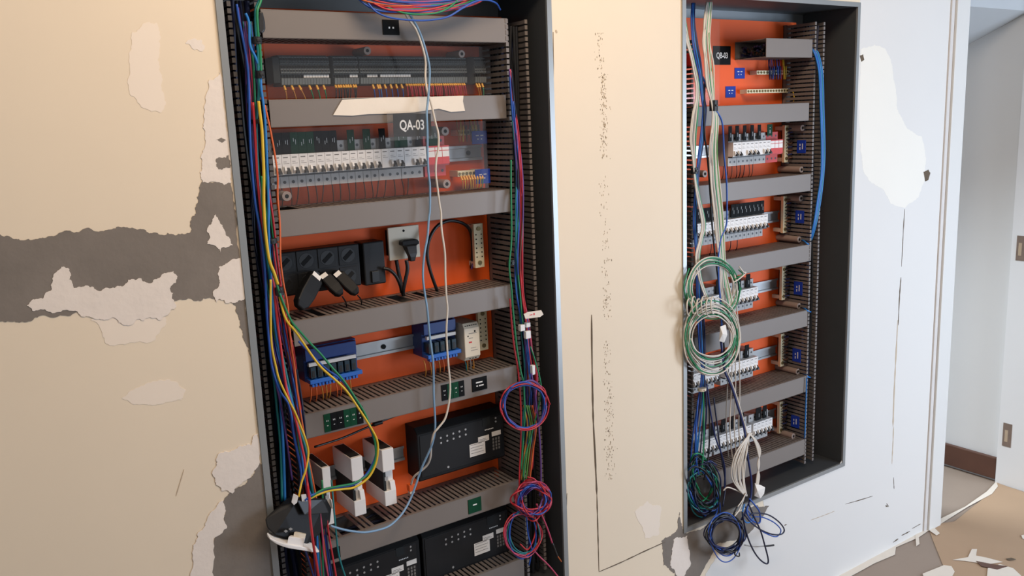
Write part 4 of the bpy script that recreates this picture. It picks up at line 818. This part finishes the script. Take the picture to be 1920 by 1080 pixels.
for k, (c, P) in enumerate((('blue', [(986,962,.0),(990,1000,.0),(996,1030,.0),(992,1060,.005)]), ('dark_blue', [(996,965,.01),(992,1000,.01),(990,1040,.01)]), ('red', [(1008,968,.0),(1002,1005,.0),(990,1030,.0),(975,1020,.01)]))): rwr(P, c, .0018, 'crossing inside the loose loop below the tangle, '+['light one', 'dark one', 'red one'][k])
t = thing('wire', 'pink and purple wire ending bottom right with a black sleeve and bare copper tip', 'wire', tuple(W(1014, 965, -.01)))
S = lambda L_, n=6: spline([W(*p_) for p_ in L_], n)
MB().tube(S([(1006,945,-.01),(1014,962,-.01),(1026,990,-.012),(1036,1020,-.012)]), .0022, 8).build('insulation', 'wire_pink', t, smooth=True)
MB().tube(S([(1035.5,1018,-.012),(1045,1043,-.012)]), .0028, 8).build('black_sleeve', 'wire_black', t, smooth=True); MB().tube(S([(1045,1042,-.012),(1052.5,1053,-.012)]), .0018, 8).build('bare_copper', 'copper', t, smooth=True)
rwr([(998,1028,.0),(1010,1042,-.004),(1030,1062,-.01),(1052,1088,-.01)], 'pink', .0019, 'running off diagonally at the bottom right of the left cabinet')
# ------------------------------------------------------------------ loops over the topmost duct
rng = random.Random(12)
for k, c in enumerate(['purple','red','blue','purple','dark_blue','green','red','orange','blue','red','pink','green','purple','red','blue','purple','red']):
    s_ = k/16; x0 = 652+rng.uniform(0, 60); ym = 2+s_*22+rng.uniform(-2, 2)
    wire([(x0-25, -40+rng.uniform(-5, 5), .03), (x0+10, -12+s_*12, .015), (x0+45, ym-6+s_*3, .0), (x0+85+20*s_, ym, -.006), (830+rng.uniform(-10, 20), ym-3, -.004), (885+rng.uniform(-10, 10), ym-16, .004), (925+rng.uniform(-8, 14), ym-34-s_*6, .02), (960, -45, .03)], c, rng.choice([.0015, .0018, .002]), wname(c)+' wire sagging over the topmost duct of the left cabinet', wname(c)+' wires sagging over the topmost duct')
wire([(690,6,.0),(705,22,-.006),(728,32,-.01),(760,37,-.012),(800,38,-.012),(838,32,-.012),(866,16,-.01),(890,3,-.006),(912,0,.0),(930,6,.01),(938,18,.03)], 'blue', .002, 'blue wire sagging lowest across the topmost duct face')
wire([(718,10,.0),(742,20,-.006),(768,26,-.01),(800,26.5,-.01),(826,22,-.01),(846,11,-.006),(862,-4,.0)], 'green', .002, 'green wire sagging across the top edge of the topmost duct')
wire([(700,6,.0),(724,17,-.006),(752,20,-.008),(790,20,-.008),(830,12,-.006),(868,-2,.0)], 'red', .0018, 'red wire sagging just above the green one over the topmost duct')
tag(wire([(758,20,.0),(762,29,.005),(769,40,.010),(779,54,.014),(788,76,.018),(795,100,.022),(798,118,.026),(797.5,140,.026),(799,160,.024),(803,178,.022),(808,192,.020),(812.5,212,.018),(817,232,.016),(822,252,.016),(822,277,.016),(818,300,.018),(817,325,.020),(820,350,.022),(824,382,.024),(827,400,.024),(828,430,.022),(834,474,.02),(835,518,.02),(837,557,.02),(839,580,.02),(837,623,.02),(840,676,.022),(843.6,715,.022),(843.5,740,.02),(840,765,.018),(834,786,.016),(822,802,.016),(813,814,.02),(808.6,836,.03),(807,858,.04),(801,872,.05),(788,884,.06),(779,891,.07),(774,898,.08),(771,908,.095)], 'white', .0024), 'long white cable hanging down the middle of the left cabinet to an orange connector', 'cable')
tag(wire([(762,18,.0),(768,27,.004),(775,38,.009),(784,54,.014),(794,80,.018),(802.5,111,.022),(805.5,132,.024),(804.5,161,.022),(802,192,.018),(800,212,.014),(801,240,.012),(802,301,.014),(804,330,.016),(806,350,.018),(806,392,.02),(804,410,.02),(801.5,444,.018),(797,468,.016),(794,492,.016),(793,518,.016),(795,540,.018),(798,560,.018),(801,580,.016),(806,633,.018),(812,680,.02),(813,720,.02),(813.4,745,.018),(816,800,.02),(811,830,.025),(803,850,.03),(793,872,.035),(786,890,.04),(780,908,.04),(771,932,.038),(760,954,.03),(748,970,.02),(730,986,.01),(708,994,.0),(684,998,-.01),(660,996,-.014),(640,992,-.018),(620,986,-.022)], 'light_blue', .0024), 'long pale blue cable hanging down the left cabinet, curving to the hanging switch', 'cable')
# ------------------------------------------------------------------ right cabinet wires
def cw(pts, col, r, label, group=None, jit=.0006): return wire(pts, col, r, label, group, jit=jit)
t = thing('cable_gland_row', 'row of grey conduit bushings under the top of the right cabinet', 'cable glands', tuple(W(1330, 6, .08)))
for (x, y) in ((1292, 5), (1315, 7), (1341, 8), (1364, 9)):
    c = W(x, y, .10); MB().cyl(c, c+Vector((0, 0, .05)), .014, 16).cyl(c+Vector((0, 0, .004)), c+Vector((0, 0, .014)), .019, 8).build('bushing', 'steel_light', t, bevel=.0008)
grp = 'navy and blue wires hanging at the left of the right cabinet'
for k, c in enumerate(['blue', 'dark_blue', 'sky', 'navy', 'dark_blue']):
    o = (k-2)*1.4; cw([(1300+o,6,.06),(1299+o,41,.04),(1303+o*1.5,81,.02),(1309+o*1.5,114,.01),(1314+o,143,.008),(1318+o,183,.01),(1321+o,205,.01),(1318+o,240,.01),(1315+o,271,.01),(1309+o*.6,316,.01),(1306+o,360,.012),(1303+o,420,.015),(1308+o,480,.018),(1312+o*2,560,.02),(1316+o*2,640,.02),(1318+o,700,.02),(1316+o*3,760,.02),(1310+o*4,820,.02),(1306+o*4,870,.015)], c, .0021, wname(c)+' wire hanging at the left of the right cabinet', grp+': '+wname(c))
for k, c in enumerate(['white', 'white', 'grey', 'white', 'mint']):
    o = (k-2)*1.3; cw([(1283+o,40,.0),(1289+o,75,.0),(1297+o,106,.0),(1304+o,140,.0),(1308+o,163,.0),(1307+o,190,.0),(1303+o*2,216,.0),(1299+o*2,260,.0),(1301+o,295,.0),(1302+o*.4,320,.0),(1304+o*.6,340,.0),(1310+o,373,.0),(1319+o*1.3,420,.0),(1314+o,451,-.004),(1308+o*1.4,481,-.008),(1312+o,520,-.01),(1324+o,556,-.014),(1336+o,580,-.016)], c, .002, ('white' if c == 'white' else wname(c))+' wire crossing to the coil at the left of the right cabinet', 'leftmost pale wires of the right cabinet, '+c)
for k in range(9):
    c = ['white', 'white', 'grey', 'white', 'mint', 'white', 'white', 'lime', 'white'][k]; o = (k-4)*1.9; rr = random.Random(k)
    cw([(1330+o*.6,4,.05),(1326+o*.8,40,.03),(1325+o*.9+rr.uniform(-3,3),80,.012),(1328+o+rr.uniform(-2,2),120,.004),(1332+o*.9,160,.0),(1337+o*.35,195,-.004),(1341+o*.7,225,-.004),(1338+o*1.0+rr.uniform(-2,2),281,-.004),(1341+o*1.1,343,-.004),(1347+o*1.1,400,-.004),(1350+o,441,-.006),(1355+o*.7,502,-.01),(1360+o*1.2,545,-.012),(1368+o*1.2,580,-.014),(1376+o*.8,615,-.014),(1380+o*.6,650,-.014)], c, .0020, ('white' if c == 'white' else wname(c))+' wire of the main pale hank hanging down the right cabinet', 'main pale hank of the right cabinet, '+c)
cw([(1322,150,.01),(1320,200,.008),(1321,251,.006),(1327,302,.004),(1333,383,.0),(1335,420,-.004),(1341,481,-.008),(1348,532,-.012),(1352,570,-.014),(1357,640,-.014),(1359,692,-.016)], 'black', .0024, 'thick black cable hanging through the big coil')
cw([(1318,144,.01),(1328,170,.004),(1341,204,-.004),(1354,231,-.006),(1358,292,-.006),(1362,343,-.006),(1363,404,-.006),(1361,425,-.006),(1352,447,-.008),(1347,481,-.01),(1348,526,-.014),(1351,570,-.014),(1354,630,-.014)], 'blue', .0023, 'blue wire crossing the main pale hank from left to right and back')
tie(1302, 320, .004, .020, .016, 'black cable tie pinching the leftmost wires of the right cabinet')
tie(1338, 198, .0, .024, .028, 'black tape round the main pale hank beside the second duct')
tie(1358, 665, -.012, .022, .018, 'black tape at the bottom of the big coil')
tie(1316, 730, .012, .026, .008, 'yellowish cable tie round the dark wires under the big coil', 'beige_plastic')
MBt = W(1300, 111, .03); tag(MB().box(MBt.x-.010, MBt.x+.012, .03, .05, MBt.z-.018, MBt.z+.016).build('red_connector', 'red_plastic', bevel=.003, loc=MBt), 'red connector block behind the white wires at the upper left', 'connector')
for k in range(6):
    c = ['green', 'white', 'mint', 'white', 'green', 'white'][k]; coil(1336, 540, 50-2.2*k, 60-3*k, -.014, 1.6, c, .0019, wname(c)+' turn of the upper big coil in the right cabinet', wname(c)+' turns of the upper big coil', .06, 110+k, a0=.6*k, dy=.014)
for k in range(9):
    c = ['white', 'green', 'white', 'white', 'mint', 'white', 'white', 'green', 'white'][k]; coil(1335, 632, 52-1.8*k, 72-4.2*k, -.02, 1.6, c, .0019, wname(c)+' turn of the lower big coil in the right cabinet', wname(c)+' turns of the lower big coil', .06, 130+k, a0=.7*k, dy=.014)
m = MB()
for k in range(6):
    a_ = [(1292+k*9+4*math.cos(an), 574+(-1)**k*2+16*math.sin(an), -.026+.018*math.cos(an)) for an in [2*math.pi*i/9 for i in range(10)]]; m.tube(spline([W(*p_) for p_ in a_], 4), .002, 7)
tag(m.build('coil_wrap', 'wire_white', smooth=True, loc=W(1315, 574, -.02)), 'white wire wound round the waist of the big coil', 'wire wrap')
t = thing('tape_wad', 'crumpled white tape stuck inside the lower right of the big coil', 'tape', tuple(W(1356, 627, -.02)))
hull([W(1350,612,-.02),W(1361,608,-.02),W(1364,628,-.024),W(1358,643,-.02),W(1348,640,-.02),W(1355,626,-.03),W(1356,626,-.005)], 'wad', 'sticker', t, .001)
cw([(1386,500,-.02),(1394,510,-.022),(1398,512,-.02),(1384,524,-.02),(1374,530,-.015)], 'white', .002, 'pale wire end flicking out at the upper right of the big coil')
cw([(1385,506,-.016),(1393,514,-.018),(1384,520,-.016),(1376,524,-.01)], 'green', .002, 'green wire end flicking out at the upper right of the big coil')
for k, (c, x, dx) in enumerate((('white', 1371, 0), ('white', 1377, 2), ('white', 1384, 3), ('grey', 1366, -2))): cw([(x-8,540,-.014),(x,600,-.014),(x+2,660,-.014),(x+dx,730,-.012),(x+dx-2,800,-.01),(x+dx+2,860,-.008)], c, .0016, 'thin pale wire hanging straight below the big coil', 'thin pale wires below the big coil')
cw([(1352,640,-.014),(1358,692,-.018),(1366,712,-.02),(1374,732,-.02),(1383,762,-.022),(1390,783,-.022),(1396,808,-.024),(1401,850,-.03),(1407,885,-.034),(1409,905,-.036),(1408,930,-.04),(1400,955,-.045),(1390,975,-.045)], 'dark_blue', .0030, 'thick dark blue cable slanting from the big coil to the coil outside')
cw([(1360,690,-.016),(1376,728,-.018),(1392,780,-.02),(1400,812,-.02),(1406,835,-.02)], 'white', .0022, 'pale cable running beside the thick dark blue slanting one')
for k, (c, P) in enumerate((('green', [(1318,735,.01),(1319,770,.01),(1320,818,.008),(1318,850,.004),(1316,880,.0)]), ('dark_blue', [(1325,720,.01),(1332,770,.008),(1341,818,.004),(1352,850,.0),(1359,880,-.005),(1358,920,-.01)]), ('blue', [(1309,750,.015),(1305,800,.012),(1304,850,.01),(1310,890,.0)]), ('black', [(1328,730,.01),(1330,790,.01),(1329,850,.004),(1320,900,.0)]), ('navy', [(1338,745,.01),(1345,800,.004),(1353,860,.0),(1360,905,-.008),(1355,950,-.02)]), ('sky', [(1306,800,.02),(1306,850,.02),(1304,880,.01)]))): cw(P, c, .0022, wname(c)+' wire dropping into the dark tangle at the lower left of the right cabinet')
for k in range(14):
    c = ['navy', 'green', 'dark_blue', 'teal', 'black', 'blue', 'green', 'navy', 'teal', 'green', 'black', 'mint', 'blue', 'navy'][k]
    rr = random.Random(200+k); coil(1322+rr.uniform(-8, 6), 912+rr.uniform(-14, 14), 30-rr.uniform(0, 10), 52-rr.uniform(0, 20), .006+rr.uniform(-.012, .02), 1.5, c, .0022, wname(c)+' turn of the dark tangle filling the lower left corner of the right cabinet', wname(c)+' turns of the lower left tangle', .12, 200+k, a0=k, tilt=rr.uniform(-.5, .2), dy=.03)
GH = 'off-white strand of the hank hanging in front of the lowest duct'
for k in range(10): rr = random.Random(300+k); cw([(1407+rr.uniform(-3,3),812,-.03),(1396+k*.8,826,-.032),(1381+k*2.2+rr.uniform(-2,2),848,-.034),(1373+k*2.7,872,-.034),(1374+k*2.5+rr.uniform(-2,2),896,-.034),(1384+k*1.5,916,-.036),(1397+k*.4,930,-.038)], 'white', .0019, GH+', left side', 'strands of the off-white hank, left side')
for k in range(5): rr = random.Random(320+k); cw([(1405+rr.uniform(-2,2),813,-.03),(1414+k,826,-.034),(1420+k*1.5,846,-.036),(1424-k,870,-.036),(1419+k*1.2,892,-.036),(1417+k,912,-.038)], 'white', .0019, GH+', right side', 'strands of the off-white hank, right side')
t = thing('tape_wad', 'white tape flag at the bottom of the off-white hank', 'tape', tuple(W(1422, 918, -.04)))
hull([W(1415,905,-.035),W(1428,910,-.04),W(1435,914,-.045),W(1433,926,-.045),W(1426,935,-.045),W(1414,930,-.04),W(1420,920,-.052),W(1420,918,-.028)], 'wad', 'sticker', t, .001)
cw([(1390,924,-.03),(1378,918,-.03),(1364,914,-.025),(1356,920,-.02)], 'white', .002, 'pale wire end curling left from the off-white hank'); cw([(1396,930,-.035),(1386,955,-.045),(1377,968,-.05)], 'white', .0022, 'pale wire dropping from the hank towards the outside coil')
# coil outside, below the cabinet
GO = 'coil hanging in front of the wall below the right cabinet'
for k in range(12):
    c = ['navy', 'navy', 'blue', 'navy', 'dark_blue', 'black', 'navy', 'navy', 'dark_blue', 'black', 'blue', 'navy'][k]
    coil(1361+(k % 3-1)*2, 1002, 34-(k % 4)*2.4, 36-(k % 5)*2.2, -.045, 1.3, c, .0019, wname(c)+' turn of the '+GO, wname(c)+' turns of the '+GO, .13, 400+k, a0=k*.9, dy=.03)
cw([(1398,950,-.045),(1402,966,-.05),(1416,962,-.055),(1440,965,-.055),(1460,978,-.055),(1470,992,-.055),(1466,1001,-.055),(1450,1002,-.055),(1428,994,-.055),(1408,980,-.052),(1396,965,-.05)], 'navy', .0022, 'dark loop sticking out widest to the right of the outside coil')
cw([(1400,955,-.048),(1412,968,-.05),(1430,970,-.052),(1452,980,-.054),(1464,994,-.054),(1456,1006,-.054),(1436,1000,-.054),(1418,988,-.052),(1402,972,-.05)], 'blue', .0018, 'blue loop just inside the widest dark loop of the outside coil')
cw([(1392,960,-.05),(1396,985,-.054),(1403,1010,-.056),(1414,1034,-.058),(1426,1050,-.058),(1438,1057,-.058),(1440,1048,-.058),(1434,1022,-.056),(1426,996,-.055),(1414,970,-.052),(1404,945,-.05)], 'navy', .0024, 'long dark loop hanging lowest from the outside coil')
cw([(1404,944,-.046),(1400,960,-.05),(1410,975,-.052),(1424,980,-.052),(1424,960,-.052),(1414,945,-.05),(1405,935,-.045)], 'blue', .0024, 'small blue loop at the top right of the outside coil')
cw([(1396,945,-.046),(1392,965,-.05),(1400,980,-.052),(1412,972,-.05),(1406,950,-.048)], 'sky', .002, 'bright blue twist at the top of the outside coil')
cw([(1330,1015,-.05),(1345,1044,-.05),(1360,1054,-.05),(1376,1046,-.05),(1390,1020,-.05),(1396,995,-.05)], 'blue', .0017, 'thin blue strand sagging under the outside coil')
cw([(1399,925,-.04),(1390,940,-.045),(1380,955,-.05),(1374,968,-.05)], 'black', .0026, 'black cable end entering the outside coil from above')
cw([(1399,925,-.043),(1391,939,-.048),(1383,950,-.053)], 'white', .0016, 'pale core beside the black cable end at the outside coil')
cw([(1396,1022,-.03),(1415,1025,-.035),(1434,1024,-.04)], 'grey', .0018, 'grey wire end poking out right under the coil loops'); cw([(1434,1024,-.04),(1444,1023,-.04),(1451,1022,-.04)], 'black', .0028, 'black end sleeve on the grey wire under the coil loops')
cw([(1380,1030,-.05),(1378,1040,-.052),(1386,1043,-.052),(1386,1036,-.05)], 'black', .002, 'tiny black curl at the bottom right of the outside coil')
# bright blue cables on the right
for k in range(5):
    o = k*1.6; cw([(1520,88+o,.06),(1525+o,96,.045),(1531+o,112,.036),(1536+o,143,.033),(1538+o,204,.033),(1540+o,281,.033),(1539+o*.8,330,.033),(1533+o*.9,373,.034),(1527+o*.8,410,.036),(1522+o*.7,435,.045),(1518+o*.5,450,.06)], ['sky', 'blue', 'sky', 'teal', 'sky'][k], .0023, 'bright blue cable bowing out along the right vertical duct', 'bright blue cables at the right of the right cabinet' )
cw([(1512,708,.04),(1511,760,.038),(1509,812,.04),(1508,822,.05)], 'sky', .002, 'blue cable along the right duct beside the lowest ducts')
for y, n in ((457, 'fourth'), (583, 'fifth'), (706, 'sixth')): cw([(1500,y-9,.09),(1508,y-5,.06),(1514,y,.045),(1520,y+2,.06)], 'sky', .0024, 'short blue cable curling into the right end of the %s duct' % n)
# ------------------------------------------------------------------ floor coverings
def sheet(px, z, m, label, cat, name, th=.001):
    P = [FL(x, y, z) for x, y in px]; o = MB().prism_z([(p_.x, p_.y) for p_ in P], z, z+th).build(name, m, loc=P[0]); return tag(o, label, cat)
sheet([(1740,985),(1790,978),(1850,930),(1868,905),(1925,925),(2100,975),(2100,1300),(1755,1300),(1768,1060),(1748,1010)], .001, 'kraft_paper', 'large tan kraft paper sheet covering the floor at the right', 'paper sheet', 'kraft_paper')
sheet([(1736,984),(1757,976),(1810,950),(1850,922),(1868,903),(1871,912),(1860,926),(1815,950),(1775,975),(1752,990),(1760,1000),(1745,992)], .003, 'paper_tape', 'long white masking tape strip running across the floor from the trim into the hall', 'masking tape', 'floor_tape')
sheet([(1562,1078),(1600,1058),(1650,1035),(1700,1005),(1735,985),(1748,990),(1722,1008),(1680,1026),(1678,1040),(1640,1056),(1600,1078),(1570,1095)], .0025, 'paper_tape', 'white masking tape strip along the floor at the foot of the wall', 'masking tape', 'floor_tape')
sheet([(1716,1000),(1722,1000),(1724,1020),(1718,1024)], .0036, 'paper_tape', 'short white tape tab standing across the strip at the wall foot', 'masking tape', 'floor_tape')
sheet([(1740,985),(1750,988),(1762,1000),(1756,1004),(1744,996)], .0046, 'paper_tape', 'short white tape tab at the foot of the trim', 'masking tape', 'floor_tape')
sheet([(1786,1050),(1815,1045),(1822,1030),(1832,1030),(1830,1042),(1850,1046),(1880,1054),(1850,1058),(1810,1052)], .0036, 'paper_tape', 'torn white tape scrap on the tan paper', 'masking tape', 'floor_tape')
sheet([(1730,1076),(1770,1060),(1784,1062),(1790,1072),(1778,1095),(1735,1095)], .0036, 'paper_tape', 'torn white tape scrap at the bottom edge of the picture', 'masking tape', 'floor_tape')
sheet([(1852,1066),(1875,1058),(1900,1066),(1915,1080),(1880,1090),(1850,1086)], .0036, 'paper_tape', 'torn white tape scrap at the lower right corner of the picture', 'masking tape', 'floor_tape')
sheet([(1915,1004),(1925,1002),(1925,1012),(1917,1010)], .0036, 'paper_tape', 'tiny white tape scrap cut by the right picture edge', 'masking tape', 'floor_tape')
sheet([(1830,1052),(1860,1058),(1890,1062),(1870,1068),(1840,1062)], .0046, 'wood', 'brown torn opening in the paper showing dark floor', 'torn paper', 'torn_patch')
sheet([(1886,1048),(1896,1046),(1905,1049),(1893,1051)], .0046, 'crack', 'small dark chip lying on the tan paper', 'chip', 'debris_chip')
